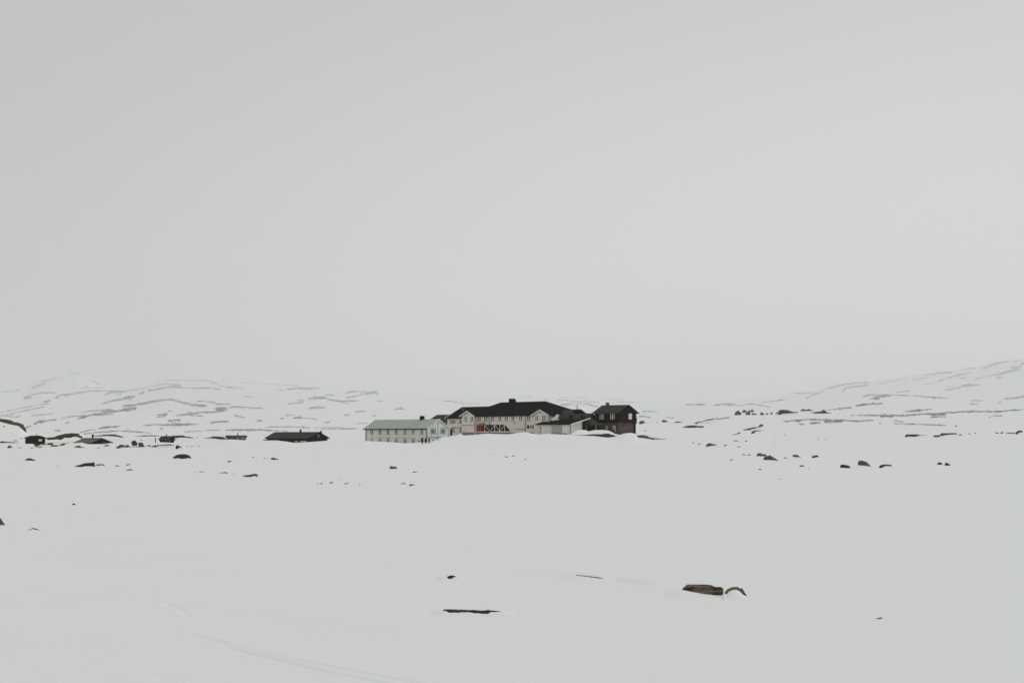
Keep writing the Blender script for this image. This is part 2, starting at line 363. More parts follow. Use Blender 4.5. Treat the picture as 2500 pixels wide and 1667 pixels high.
MASK = build_mask()

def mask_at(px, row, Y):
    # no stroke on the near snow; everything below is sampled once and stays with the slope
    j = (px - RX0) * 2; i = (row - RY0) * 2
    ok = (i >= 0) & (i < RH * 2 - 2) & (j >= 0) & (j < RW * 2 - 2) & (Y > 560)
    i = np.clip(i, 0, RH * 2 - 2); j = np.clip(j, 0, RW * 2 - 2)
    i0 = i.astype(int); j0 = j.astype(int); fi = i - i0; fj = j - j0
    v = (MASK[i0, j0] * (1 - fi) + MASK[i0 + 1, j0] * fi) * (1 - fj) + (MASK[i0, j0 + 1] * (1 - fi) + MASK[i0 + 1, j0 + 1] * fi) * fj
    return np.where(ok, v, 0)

BANKS = []      # snow blown up against the near rocks: (Y, thickness, columns, lower edge rows, base row)
def bank_rows():
    r = []
    for Yr, T, w, xs, lows, base in BANKS:
        f0 = Yr - .3 * T
        r += [f0 - w, f0 - .6 * w, f0 - .3 * w, f0 - .12 * w, f0, Yr + .4 * T, Yr + T, Yr + T + .5 * w, Yr + T + w]
    return r
def apply_banks(px, Yc, Z):
    for Yr, T, w, xs, lows, base in BANKS:
        f0 = Yr - .3 * T; mg = min(max(w / Yr * F, 3), 48)
        sel = (Yc > f0 - w * 1.02) & (Yc < Yr + T + w * 1.02) & (px > xs[0] - mg) & (px < xs[-1] + mg)
        if not sel.any(): continue
        x = px[sel]; y = Yc[sel]
        s1 = np.clip((y - (f0 - w)) / w, 0, 1); s2 = np.clip((Yr + T + w - y) / w, 0, 1)
        sx = np.clip(np.minimum(x - (xs[0] - mg), xs[-1] + mg - x) / mg, 0, 1)
        k = np.minimum(np.minimum(s1, s2), sx); k = k * k * (3 - 2 * k)
        own = (x >= xs[0]) & (x <= xs[-1])
        for b2 in BANKS:                       # a neighbour's own bank keeps its columns
            if b2[0] != Yr and abs(b2[0] - Yr) < w + b2[2] + 1:
                d2 = np.maximum(b2[3][0] - x, x - b2[3][-1])
                k = np.where(own, k, k * np.clip(d2 / 3.0, 0, 1))
        tgt = H + (HY - np.interp(x, xs, lows)) / F * f0
        Z[sel] = np.where(k > 0, Z[sel] * (1 - k) + tgt * k, Z[sel])
    return Z

def build_terrain():
    th_in = np.arctan((np.linspace(-90, 2590, 1520) - CX) / F)
    lim = th_in[-1]
    th_out = np.linspace(lim, 2 * math.pi + th_in[0], 90)[1:-1]
    th = np.concatenate([th_in, th_out])
    def lg(a, b, n): return np.exp(np.linspace(math.log(a), math.log(b), n, endpoint=False))
    def rows(a, b, n): return F * H / np.linspace(F * H / a, F * H / b, n, endpoint=False)
    R = np.concatenate([lg(2.0, 22, 14), rows(22, 44, 170), lg(44, 330, 60), lg(330, 410, 60), lg(410, 600, 26), np.linspace(600, 1800, 130, endpoint=False),
                        np.linspace(1800, 6500, 190, endpoint=False), np.linspace(6500, 8500, 12, endpoint=False), np.linspace(8500, 13000, 60, endpoint=False), np.linspace(13000, 20000, 5)])
    keep = [q for q in sorted(bank_rows()) if 8 < q < 340]
    R = np.sort(np.concatenate([R, keep])); R = R[np.concatenate([[True], np.diff(R) / R[1:] > 0.0006])]
    nt_, nr = len(th), len(R)
    T, RR = np.meshgrid(th, R, indexing='ij')
    te = np.where(T > math.pi, T - 2 * math.pi, T)
    te = np.clip(te, th_in[0], th_in[-1])
    Yc = RR * np.cos(te); px = CX + F * np.tan(te)
    # beyond the frame the columns keep the outline of the frame's edge, eased towards level ground behind the camera
    Z = apply_banks(px, Yc, ground_z(px, Yc))
    tw = np.where(T > math.pi, 2 * math.pi - T, T)
    away = np.clip((np.abs(tw) - 0.6) / 1.2, 0, 1)
    Z = Z * (1 - away * 0.55)
    X = RR * np.sin(T); Y = RR * np.cos(T)
    row = HY - (Z - H) / np.maximum(Yc, 1) * F
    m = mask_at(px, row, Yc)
    m = np.where((T > lim) & (T < 2 * math.pi + th_in[0]), m * 0.0, m)
    V = np.stack([X, Y, Z], -1).reshape(-1, 3)
    V = np.concatenate([V, [[0, 0, 0.0]]])
    i = np.arange(nt_); j = np.arange(nr - 1)
    I_, J_ = np.meshgrid(i, j, indexing='ij')
    I2 = (I_ + 1) % nt_
    Q = np.stack([I_ * nr + J_, I_ * nr + J_ + 1, I2 * nr + J_ + 1, I2 * nr + J_], -1).reshape(-1, 4)
    Tt = np.stack([np.full(nt_, len(V) - 1), i * nr, ((i + 1) % nt_) * nr], -1)
    nq, ntri = len(Q), len(Tt)
    me = bpy.data.meshes.new('snowfield')
    me.vertices.add(len(V)); me.vertices.foreach_set('co', V.astype(np.float32).ravel())
    me.loops.add(nq * 4 + ntri * 3)
    me.loops.foreach_set('vertex_index', np.concatenate([Q[:, ::-1].ravel() if False else Q.ravel(), Tt.ravel()]).astype(np.int32))
    me.polygons.add(nq + ntri)
    ls = np.concatenate([np.arange(nq) * 4, nq * 4 + np.arange(ntri) * 3]).astype(np.int32)
    me.polygons.foreach_set('loop_start', ls)
    me.polygons.foreach_set('use_smooth', np.ones(nq + ntri, bool))
    at = me.attributes.new('bare_rock', 'FLOAT', 'POINT')
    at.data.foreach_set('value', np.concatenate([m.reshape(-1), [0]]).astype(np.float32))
    me.update(calc_edges=True)
    me.validate()
    if me.polygons[10000].normal.z < 0: me.flip_normals()
    return me

sm, t, b = new_mat('wind packed snow')
n, l = t.nodes.new, t.links.new
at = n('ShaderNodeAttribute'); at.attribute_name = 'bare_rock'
tcn = n('ShaderNodeTexCoord')
n1 = n('ShaderNodeTexNoise'); n1.inputs['Scale'].default_value = 0.35; n1.inputs['Detail'].default_value = 8
mpn = n('ShaderNodeMapping'); mpn.inputs['Scale'].default_value = (1, 0.45, 1)
l(tcn.outputs['Object'], mpn.inputs[0]); l(mpn.outputs[0], n1.inputs['Vector'])
cs = n('ShaderNodeMix'); cs.data_type = 'RGBA'
cs.inputs['A'].default_value = (0.885, 0.90, 0.895, 1); cs.inputs['B'].default_value = (0.915, 0.925, 0.92, 1)
l(n1.outputs['Fac'], cs.inputs['Factor'])
n2 = n('ShaderNodeTexNoise'); n2.inputs['Scale'].default_value = 0.02; n2.inputs['Detail'].default_value = 6
l(tcn.outputs['Object'], n2.inputs['Vector'])
cr = n('ShaderNodeMix'); cr.data_type = 'RGBA'
cr.inputs['A'].default_value = (0.12, 0.112, 0.09, 1); cr.inputs['B'].default_value = (0.23, 0.22, 0.19, 1)
l(n2.outputs['Fac'], cr.inputs['Factor'])
mx2 = n('ShaderNodeMix'); mx2.data_type = 'RGBA'
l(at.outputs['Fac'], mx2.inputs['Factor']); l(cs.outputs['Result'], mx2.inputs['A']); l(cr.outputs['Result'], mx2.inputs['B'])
l(mx2.outputs['Result'], b.inputs['Base Color'])
b.inputs['Roughness'].default_value = 0.75
b.inputs['Specular IOR Level'].default_value = 0.15
bn = n('ShaderNodeBump'); bn.inputs['Strength'].default_value = 0.12; bn.inputs['Distance'].default_value = 0.04
n3 = n('ShaderNodeTexNoise'); n3.inputs['Scale'].default_value = 2.5; n3.inputs['Detail'].default_value = 7
mp3 = n('ShaderNodeMapping'); mp3.inputs['Scale'].default_value = (1, 0.35, 1)
l(tcn.outputs['Object'], mp3.inputs[0]); l(mp3.outputs[0], n3.inputs['Vector'])
l(n3.outputs['Fac'], bn.inputs['Height']); l(bn.outputs[0], b.inputs['Normal'])
M_SNOW = sm
# ------------------------------------------------------------------ rocks: outline in photo pixels, later given a distance, size and thickness
def Q(ox, oy, s, *pts): return [(ox + x / s, oy + y / s) for x, y in pts]
ROCKS = []
def rock(label, pts, m_='rock_dark', name='boulder', group=None, cat=None, **kw):
    kw['seed'] = (len(ROCKS) + 1) * 7.3
    base = max(p[1] for p in pts)
    if 'Y' not in kw:
        jb = [p[1] for p in pts].index(base); xs = [p[0] for p in pts]
        kw['Y'] = hit(pts[jb][0] * .5 + (min(xs) + max(xs)) * .25, base)
    Y = kw['Y']
    if Y < 330 and name in ('boulder',):
        # upper and lower edge of the outline; the body goes on under the snow, and snow is banked up to the lower edge
        xs = np.array([p[0] for p in pts]); x0, x1 = xs.min(), xs.max()
        gx = np.linspace(x0, x1, 41); up, lo = [], []
        for g in gx:
            g_ = min(max(g, x0 + 1e-3), x1 - 1e-3); c = []
            for (ax, ay), (bx, by) in zip(pts, pts[1:] + pts[:1]):
                if (ax - g_) * (bx - g_) <= 0 and ax != bx: c.append(ay + (by - ay) * (g_ - ax) / (bx - ax))
            up.append(min(c)); lo.append(max(c))
        up, lo = np.array(up), np.array(lo)
        hg = base - up.min()
        T = kw.get('thick') or max(min(.42 * (x1 - x0), 1.3 * hg + .12 * (x1 - x0)) * Y / F, .06)
        w = max(1.1 * hg * Y / F, (base - lo.min()) * Y / F * 5, .25)
        if Y > 70: w = max(w, 1.2)
        BANKS.append((Y, T, w, gx, lo, base))
        body = [(a_, b_) for a_, b_ in zip(gx, up)] + [(x1 - .02 * (x1 - x0), base + .25 * hg), (x0 + .02 * (x1 - x0), base + .25 * hg)]
        kw['bank'] = (body, Y, T)
    ROCKS.append((name, pts, m_, label, cat or name.replace('_', ' '), group, kw))
FG = 'boulders in the near snow'; ML = 'rocks scattered in the snow left of the lodge'; MC = 'rocks in the snow below the lodge'; MR = 'boulders in the snow at the right'
RB = 'boulders on the ridge at the right'; ST = 'small stones in the snow'; OL = 'bare outcrops around the cabins'
s = 10.69; a = (1640, 1400, s)
rock('long flat-topped grey brown boulder, largest in the near snow', Q(*a,(264,432),(300,380),(345,350),(380,310),(430,285),(600,285),(900,290),(1040,300),(1110,330),(1150,352),(1280,350),(1350,372),(1360,400),(1355,510),(1330,555),(1270,570),(1100,562),(1000,545),(900,540),(760,520),(640,495),(520,475),(400,450)), 'rock', group=FG, thick=.33)
rock('arched rock rib curling out of the snow beside the long flat boulder', Q(*a,(1365,505),(1400,480),(1450,420),(1520,380),(1600,350),(1740,345),(1780,380),(1860,385),(1900,460),(1975,605),(1920,575),(1850,540),(1780,470),(1700,425),(1600,425),(1500,470),(1460,490),(1440,540),(1400,530)), 'rock', group=FG)
a = (1060, 1380, 11.2)
rock('small dark leaf-shaped rock behind the long low dark slab', Q(*a,(315,312),(350,305),(400,285),(460,268),(540,275),(590,300),(640,350),(590,318),(550,310),(500,345),(430,370),(380,355),(350,320)), group=FG)
rock('long low dark slab with ragged lower edge, nearest to the camera', Q(*a,(215,1250),(250,1210),(400,1205),(600,1210),(1000,1225),(1270,1235),(1380,1235),(1460,1222),(1560,1235),(1620,1238),(1750,1255),(1820,1268),(1880,1300),(1800,1287),(1740,1272),(1650,1285),(1550,1275),(1470,1325),(1300,1320),(1250,1310),(1100,1310),(1000,1290),(900,1285),(700,1285),(660,1305),(600,1288),(500,1295),(400,1295),(330,1255)), group=FG)
rock('thin dark rock edge like a pencil line along a low snow drift', Q(1380,1380,9.046,(200,216),(250,211),(450,231),(600,244),(780,268),(880,290),(760,288),(600,266),(420,246),(250,228)), group=FG)
rock('small dark curved rock tip alone in the near snow at the far right', Q(2060,1460,11.76,(905,590),(980,572),(1060,545),(1110,552),(1180,580),(1110,568),(1040,590),(930,600)), group=FG)
rock('pointed tan boulder cut by the left edge of the view', Q(0,1080,6.533,(-120,1150),(-40,1160),(0,1205),(40,1260),(80,1312),(30,1320),(-120,1322)), 'rock', group=FG)
a = (0, 1080, 6.533)
rock('thin peaked rock crest shaped like a flat tent near the left edge', Q(*a,(435,1402),(480,1378),(518,1360),(570,1376),(655,1405),(560,1388),(518,1375),(470,1396)), group=FG)
rock('tiny dark rock tip right of the tan boulder, alone in open snow', Q(*a,(1140,992),(1160,970),(1200,970),(1180,980),(1155,992)), group=FG)
rock('low dark hump trailing to the right below the leftmost cabin', Q(*a,(395,275),(430,252),(470,248),(520,265),(580,285),(520,289),(460,284),(405,287)), group=ML)
rock('large dark wedge rock with pointed left end and blunt right end', Q(*a,(1180,375),(1270,352),(1340,328),(1420,322),(1495,314),(1488,345),(1500,390),(1470,378),(1370,376),(1300,390),(1230,387)), group=ML)
rock('thin flat rock tail just right of the large dark wedge rock', Q(*a,(1500,360),(1560,343),(1650,345),(1668,377),(1640,360),(1560,366)), group=ML)
a = (300, 980, 7.84)
rock('broad dark domed boulder below the small black cabin', Q(*a,(940,1075),(980,1045),(1030,1015),(1120,1005),(1200,1008),(1250,1025),(1290,1060),(1315,1085),(1240,1082),(1190,1092),(1110,1097),(1060,1080),(1000,1092)), group=ML)
rock('little dark rock with snow on its right, below the grey brown cabin', Q(*a,(1990,1157),(2010,1140),(2050,1128),(2095,1155),(2060,1147),(2030,1160)), group=ML)
rock('thin curved rock edge, upper of two between the wedge and the domed boulder', Q(*a,(45,1230),(80,1200),(120,1190),(165,1218),(120,1203),(85,1222)), group=ML)
rock('thin curved rock edge, lower of two between the wedge and the domed boulder', Q(*a,(45,1330),(90,1296),(150,1288),(195,1320),(140,1304),(90,1312)), group=ML)
rock('shallow arc of rock below and right of the domed boulder', Q(*a,(1430,1354),(1500,1331),(1580,1354),(1500,1345)), group=ML)
rock('low peaked rock sliver left of the long pointed wedge rock', Q(*a,(1810,1367),(1900,1355),(1970,1346),(2025,1380),(1960,1364)), group=ML)
rock('round black boulder like a ball beside a brown block', Q(*a,(155,795),(165,765),(195,743),(230,743),(258,770),(280,800),(270,835),(215,845),(180,835)), group=ML)
rock('squarish brown block leaning beside the round black boulder', Q(*a,(282,785),(370,782),(392,820),(412,858),(340,866),(302,850)), 'rock', group=ML)
rock('small grey rock left of the round black boulder', Q(*a,(45,848),(75,825),(110,832),(125,860),(80,875),(30,872)), 'rock_moss', group=ML)
rock('small dark rock between the brown block and the bare brown strip', Q(*a,(460,858),(480,830),(520,832),(540,858)), group=ML)
rock('hooked black boulder standing alone right of the bare brown strip', Q(*a,(1005,907),(1010,835),(1060,840),(1120,870),(1132,892),(1090,878),(1060,890),(1052,907)), group=ML)
a = (560, 980, 7.84)
rock('long pointed wedge rock with a forked right end', Q(*a,(250,1420),(300,1408),(380,1398),(480,1380),(535,1392),(490,1398),(548,1450),(490,1417),(450,1422),(400,1444),(310,1437)), 'rock', group=ML)
rock('dark rock tapering to the right below the sunken lodge', Q(*a,(790,1078),(850,1073),(900,1093),(970,1115),(900,1114),(840,1112),(805,1102)), group=ML)
rock('faint straight rock line left of the tapering rock below the lodge', Q(*a,(630,1083),(680,1081),(720,1083),(780,1080),(720,1088),(640,1088)), group=ML)
rock('tiny curved rock edge between the grey brown cabin and the tapering rock', Q(*a,(415,1080),(440,1060),(490,1060),(455,1070)), group=ML)
# around the cabins
a = (0, 980, 7.84)
rock('large brown outcrop sloping down from the left edge of the view', Q(*a,(-200,270),(-80,290),(0,330),(130,345),(210,385),(330,398),(380,420),(430,480),(488,550),(430,560),(385,545),(340,500),(300,460),(200,462),(140,440),(50,400),(-80,380),(-200,360)), 'rock_brown', 'rock_outcrop', OL, Y=591)
rock('small dark rocks tip under the large outcrop at the left edge', Q(*a,(-60,500),(-40,480),(40,480),(70,458),(80,490),(115,515),(80,525),(0,505)), 'rock_dark', 'rock_outcrop', OL, Y=560)
rock('long humped brown outcrop between the dark cabin and the tan roof', Q(*a,(870,700),(930,685),(1020,680),(1100,645),(1220,615),(1350,602),(1450,608),(1520,650),(1590,715),(1540,700),(1470,675),(1400,672),(1330,695),(1240,690),(1150,720),(1080,710),(930,720)), 'rock_brown', 'rock_outcrop', OL, Y=480)
rock('thin dark ledge running right from the stovepipe of the tan-roofed cabin', Q(*a,(1720,655),(1780,640),(1810,650),(1900,645),(1980,632),(2180,626),(2240,642),(2352,668),(2352,680),(2200,668),(2060,658),(1900,664),(1810,662)), 'rock_dark', 'rock_outcrop', OL, Y=520)
rock('thin dark ledge left of the small black cabin', Q(300,980,7.84,(220,665),(400,650),(520,643),(640,650),(740,662),(640,663),(520,662),(380,665)), 'rock_dark', 'rock_outcrop', OL, Y=520)
rock('tawny ledge just right of the small black cabin roof', Q(300,980,7.84,(870,668),(950,652),(1140,645),(1190,665),(1270,675),(1370,693),(1270,692),(1140,688),(920,697)), 'rock_brown', 'rock_outcrop', OL, Y=500)
rock('low tawny outcrop touching the left end of the grey brown cabin', Q(300,980,7.84,(1530,702),(1650,685),(1730,663),(1910,673),(1960,705),(2010,715),(1900,718),(1700,705)), 'rock_brown', 'rock_outcrop', OL, Y=480)
rock('jagged brown rock strip in front of the leftmost cabin', Q(*a,(630,798),(700,808),(760,805),(900,815),(930,788),(990,792),(1012,806),(985,820),(900,828),(740,822),(745,838),(700,845),(660,835)), 'rock_brown', 'rock_outcrop', OL)
rock('low brown rocks right of the strip by the leftmost cabin', Q(*a,(965,848),(985,820),(1010,830),(1110,832),(1135,842),(1080,852),(1090,858),(985,858)), 'rock_brown', 'rock_outcrop', OL)
rock('dark angular rock between the two leftmost cabins', Q(*a,(1120,842),(1150,830),(1170,808),(1250,793),(1245,812),(1220,837),(1180,835),(1165,845)), group=OL)
rock('small grey hump at the far left in front of the cabins', Q(*a,(140,887),(148,850),(185,835),(215,858),(250,880),(200,880),(170,890)), 'rock_moss', group=OL)
rock('long thin dark ledge from the left edge towards the leftmost cabin', Q(*a,(-60,775),(0,770),(45,752),(70,768),(200,773),(375,785),(330,792),(150,787),(-60,787)), 'rock_dark', 'rock_outcrop', OL)
rock('wavy dark rock line under the leftmost cabin', Q(*a,(655,872),(665,860),(700,855),(750,868),(790,853),(800,866),(760,884),(700,868)), 'rock_dark', 'rock_outcrop', OL)
rock('pale tan rock sliver in front of the tan-roofed cabin', Q(*a,(1400,866),(1450,850),(1490,842),(1520,846),(1560,868),(1640,875),(1560,884),(1500,878)), 'rock', 'rock_outcrop', OL)
rock('dark rock edge right of the tan-roofed cabin wall', Q(*a,(1940,790),(1960,765),(2010,775),(2060,785),(2085,805),(2040,806),(1985,800)), 'rock_brown', 'rock_outcrop', OL)
rock('lichen green rocks right of the blue tarpaulin', Q(*a,(2218,882),(2230,855),(2272,850),(2280,822),(2352,826),(2400,845),(2352,870),(2300,885),(2250,894)), 'rock_moss', 'rock_outcrop', OL)
rock('narrow reddish strip of bare ground below the small black cabin', Q(300,980,7.84,(530,863),(620,833),(760,825),(900,813),(985,838),(920,838),(700,843),(600,868)), 'rock_brown', 'rock_outcrop', OL)
rock('thin brown strip of bare ground joining the block and boulders', Q(300,980,7.84,(0,862),(90,858),(230,860),(300,855),(420,852),(420,862),(300,868),(110,868),(20,876)), 'rock_brown', 'rock_outcrop', OL)
rock('small heap under blue tarpaulin in the snow beside the tan-roofed cabin', Q(*a,(1985,853),(2010,828),(2060,824),(2075,840),(2115,856),(2060,850)), 'blue', 'covered_heap', cat='covered heap')
a = (300, 980, 7.84)
for k, (x, y, w, h) in enumerate(((1200,862,60,12),(1285,870,30,14),(1330,858,50,8),(1430,858,70,8),(1185,905,50,6))):
    rock(('thin dark rock sliver, %s in the row right of the hooked black boulder' % ('first', 'second', 'third', 'last', 'lowest')[k]), Q(*a,(x,y),(x+w*.3,y-h),(x+w*.8,y-h*.9),(x+w,y-h*.3),(x+w*.6,y)), 'rock_dark', 'rock_sliver', 'slivers in a row right of the hooked boulder', sink=.3)
# below the white lodge
a = (760, 1120, 7.84)
rock('squared olive block of rock below the white lodge', Q(*a,(1495,192),(1505,132),(1560,145),(1630,150),(1648,185),(1560,190)), 'rock_moss', group=MC)
rock('tiny flat dark rock right of the squared olive block', Q(*a,(1925,252),(1960,238),(2040,255),(1960,260)), group=MC)
rock('low curved rock, left of the pair below the squared block', Q(*a,(1690,487),(1730,468),(1780,456),(1820,475),(1770,476)), group=MC)
rock('hooked brown rock, right of the pair below the squared block', Q(*a,(1873,517),(1885,485),(1920,476),(2000,508),(1940,502),(1900,517)), 'rock', group=MC)
rock('little slanting dark rock at the left end of the stone row', Q(*a,(165,480),(195,458),(218,458),(195,484)), group=MC)
rock('small dark humped rock in the stone row', Q(*a,(338,472),(360,445),(400,438),(418,460),(380,462)), group=MC)
rock('broken dark line of rock right of the small humped rock', Q(*a,(603,478),(640,466),(700,456),(718,468),(640,482)), group=MC)
rock('faint rock crumb above the stone row', Q(*a,(548,385),(570,374),(590,384)), group=MC)
for nm, x, y, w in (('middle', 770, 480, 40), ('right part', 815, 474, 34), ('right end', 905, 492, 50), ('left end', 100, 478, 46)):
    rock('flat dark crumb of rock at the %s of the stone row below the lodge' % nm, Q(*a,(x,y),(x+w*.4,y-10),(x+w,y-4),(x+w*.6,y+4)), 'rock_dark', 'stone', 'crumbs in the stone row', sink=.3)
for x, y in ((1030, 402), (1030, 428)):
    rock('tiny dark crumb of rock off the right end of the stone row, %s of two' % ('upper' if y < 410 else 'lower'), Q(*a,(x,y),(x+14,y-8),(x+40,y),(x+20,y+5)), 'rock_dark', 'stone', 'pair of crumbs at the right of the stone row', sink=.3)
# in front of and beside the hotel
a = (1300, 940, 7.84)
rock('brown snow-free bank of earth and rock below the annex snow heap', Q(*a,(690,960),(1000,950),(1200,935),(1340,935),(1380,925),(1480,925),(1500,945),(1560,950),(1600,975),(1640,990),(1560,985),(1450,990),(1410,1008),(1340,1002),(1240,987),(1150,972),(900,964)), 'rock_red', 'bare_bank', cat='bank', Y=372, thick=1.4)
rock('bare reddish bank at the foot of the stone wall', Q(*a,(1560,905),(1600,895),(1750,908),(1830,912),(1740,930),(1700,965),(1640,975),(1600,950)), 'rock_red', 'bare_bank', cat='bank', Y=385, thick=1.2)
rock('long brown rock mass in the snow just right of the black house', Q(*a,(1975,985),(1990,965),(2100,952),(2190,963),(2250,998),(2352,1012),(2352,1030),(2320,1047),(2300,1074),(2240,1057),(2190,1032),(2100,1030),(2090,1012),(2050,1010),(2060,1032),(2020,1030),(2015,1005)), 'rock', 'rock_outcrop', OL, Y=378)
rock('thin dark tail of rock trailing right from the rock mass by the black house', Q(1500,860,3.92,(395,820),(440,826),(470,826),(485,824),(508,846),(470,838),(440,832),(400,828)), 'rock_dark', 'rock_outcrop', OL, Y=378)
a = (1500, 860, 3.92)
rock('grey block of rock behind the black house at its right', Q(*a,(233,682),(245,655),(285,655),(292,675),(260,682)), 'rock_moss', group=RB, Y=560)
rock('grey double-topped boulder right of the black house', Q(*a,(455,669),(460,645),(480,643),(490,652),(508,655),(508,669)), 'rock_moss', group=RB)
rock('flat thin rock further right of the double-topped boulder', Q(*a,(565,670),(600,660),(665,667),(600,673)), 'rock_moss', group=RB)
rock('low ragged grey outcrop between black house and right-hand ridge', Q(*a,(655,718),(680,706),(700,700),(760,697),(800,703),(860,704),(852,720),(800,716),(740,719),(690,717)), 'rock_moss', 'rock_outcrop', RB)
rock('slanting rock rib climbing right towards the boulder cluster', Q(*a,(760,682),(790,665),(840,660),(880,645),(955,631),(952,644),(880,655),(830,668)), 'rock_moss', 'rock_outcrop', RB)
for lb, pts in (
 ('grey boulder, leftmost and biggest of the boulder cluster on the ridge', ((1145,600),(1160,570),(1185,553),(1215,580),(1212,600))),
 ('grey boulder second from left in the cluster, upper row', ((1215,577),(1240,546),(1265,558),(1264,577))),
 ('grey boulder third from left in the cluster, upper row', ((1268,572),(1290,552),(1305,560),(1302,574))),
 ('tall dark boulder at the upper right of the cluster', ((1306,572),(1309,545),(1330,548),(1334,572))),
 ('low grey boulder under the middle of the cluster', ((1253,598),(1262,574),(1300,576),(1308,598))),
 ('low flat boulder at the lower right of the cluster', ((1313,598),(1320,580),(1355,585),(1368,597))),
 ('rounded boulder just right of the cluster', ((1395,600),(1398,574),(1425,576),(1434,600))),
 ('small wedge boulder between cluster and brown outcrop', ((1440,596),(1455,584),(1472,580),(1472,594))),
 ('little boulder pair tip left of the brown outcrop', ((1488,588),(1500,570),(1514,578),(1512,592))),
 ('small boulder touching the brown outcrop', ((1538,588),(1560,568),(1568,590)))):
    rock(lb, Q(*a, *pts), 'rock_moss', group=RB)
rock('broad brown outcrop right of the boulder cluster on the ridge', Q(*a,(1570,596),(1572,560),(1600,547),(1660,550),(1710,568),(1755,568),(1760,576),(1700,582),(1620,586)), 'rock_brown', 'rock_outcrop', RB)
rock('grey green outcrop with small knobs on the ridge', Q(*a,(1778,562),(1800,540),(1840,550),(1862,538),(1870,548),(1905,548),(1880,562)), 'rock_moss', 'rock_outcrop', RB)
rock('long knobbly outcrop at the right end of the boulder ridge', Q(*a,(1850,576),(1905,572),(1985,562),(2008,544),(2040,575),(2080,580),(2000,584)), 'rock_moss', 'rock_outcrop', RB)
rock('slanting ledge ending in a dark block, middle of the right slope', Q(*a,(1200,744),(1270,730),(1340,715),(1378,716),(1405,686),(1428,690),(1425,706),(1380,720),(1300,738)), 'rock_moss', 'rock_outcrop', RB)
rock('short dark ledge below the slanting ledge', Q(*a,(1305,774),(1320,756),(1345,748),(1440,747),(1350,758),(1335,775)), 'rock_dark', 'rock_outcrop', RB)
rock('small dark block left of the short dark ledge', Q(*a,(1100,790),(1150,784),(1180,775),(1190,762),(1205,766),(1203,776),(1150,788)), group=RB)
rock('rounded brown boulder with a low tail nearest the black house on the right flat', Q(*a,(868,900),(890,875),(915,866),(942,876),(960,877),(988,886),(940,892)), 'rock', group=MR)
rock('small flat boulder right of the rounded brown one', Q(*a,(1043,889),(1060,882),(1082,888),(1062,895)), group=MR)
rock('brown twin-humped boulder behind the peaked one', Q(*a,(1356,990),(1375,965),(1400,962),(1425,975),(1440,970),(1458,982),(1460,992),(1410,994)), 'rock', group=MR)
rock('peaked dark boulder with a long right slope', Q(*a,(1425,1027),(1435,1000),(1490,983),(1530,1005),(1575,1037),(1500,1030)), 'rock', group=MR)
rock('pinkish grey humped boulder right of the peaked one', Q(*a,(1705,997),(1708,980),(1750,977),(1775,995),(1796,1001),(1740,1002)), 'rock', group=MR)
rock('small dark boulder with a hooked right end', Q(*a,(1888,1007),(1895,990),(1950,982),(1958,1007),(1935,998),(1910,1010)), group=MR)
rock('flat leaf-like rock below the humped boulder', Q(*a,(1762,1090),(1795,1077),(1825,1086),(1790,1094)), group=MR)
rock('dark block-like boulder left of the big steep one', Q(*a,(2158,1102),(2170,1075),(2190,1071),(2250,1084),(2264,1107),(2210,1106)), group=MR)
a = (1900, 840, 3.92)
rock('big steep-sided boulder, tallest on the right flat', Q(*a,(762,1157),(770,1120),(795,1110),(850,1125),(892,1172),(830,1162)), 'rock', group=MR)
rock('low boulder with long flat top right of the steep one', Q(*a,(963,1182),(985,1155),(1020,1150),(1085,1152),(1092,1166),(1020,1166),(990,1184)), group=MR)
rock('small squarish boulder, left of the far right pair', Q(*a,(1518,1152),(1535,1130),(1565,1132),(1574,1152)), group=MR)
rock('small slanting boulder, right of the far right pair', Q(*a,(1595,1157),(1600,1132),(1630,1138),(1652,1162)), group=MR)
rock('ragged brown outcrop on the flat right of centre, lower left of two', Q(*a,(1168,890),(1215,888),(1235,862),(1340,862),(1360,870),(1450,868),(1380,874),(1330,880),(1310,886),(1250,882),(1210,892)), 'rock_red', 'rock_outcrop', RB)
rock('dark and green outcrop on the flat at the right, upper right of two', Q(*a,(1485,882),(1500,872),(1560,868),(1570,850),(1720,850),(1712,862),(1640,866),(1570,876),(1520,888)), 'rock_moss', 'rock_outcrop', RB)
rock('small dark rock below the dark and green outcrop', Q(*a,(1720,870),(1735,862),(1762,862),(1755,871)), group=RB)
rock('low dark rock, left of three near the right edge', Q(*a,(2070,850),(2090,843),(2110,846),(2108,854)), group=RB)
rock('small peaked rock, middle of three near the right edge', Q(*a,(2122,852),(2140,838),(2155,842),(2148,854)), group=RB)
rock('thin rock line right of the small peaked rock', Q(*a,(2170,850),(2210,844),(2272,848),(2270,855),(2200,853)), group=RB)
rock('dark forked rock at the right edge of the view', Q(*a,(2270,860),(2285,835),(2310,824),(2345,830),(2345,840),(2310,845),(2285,862)), group=RB)
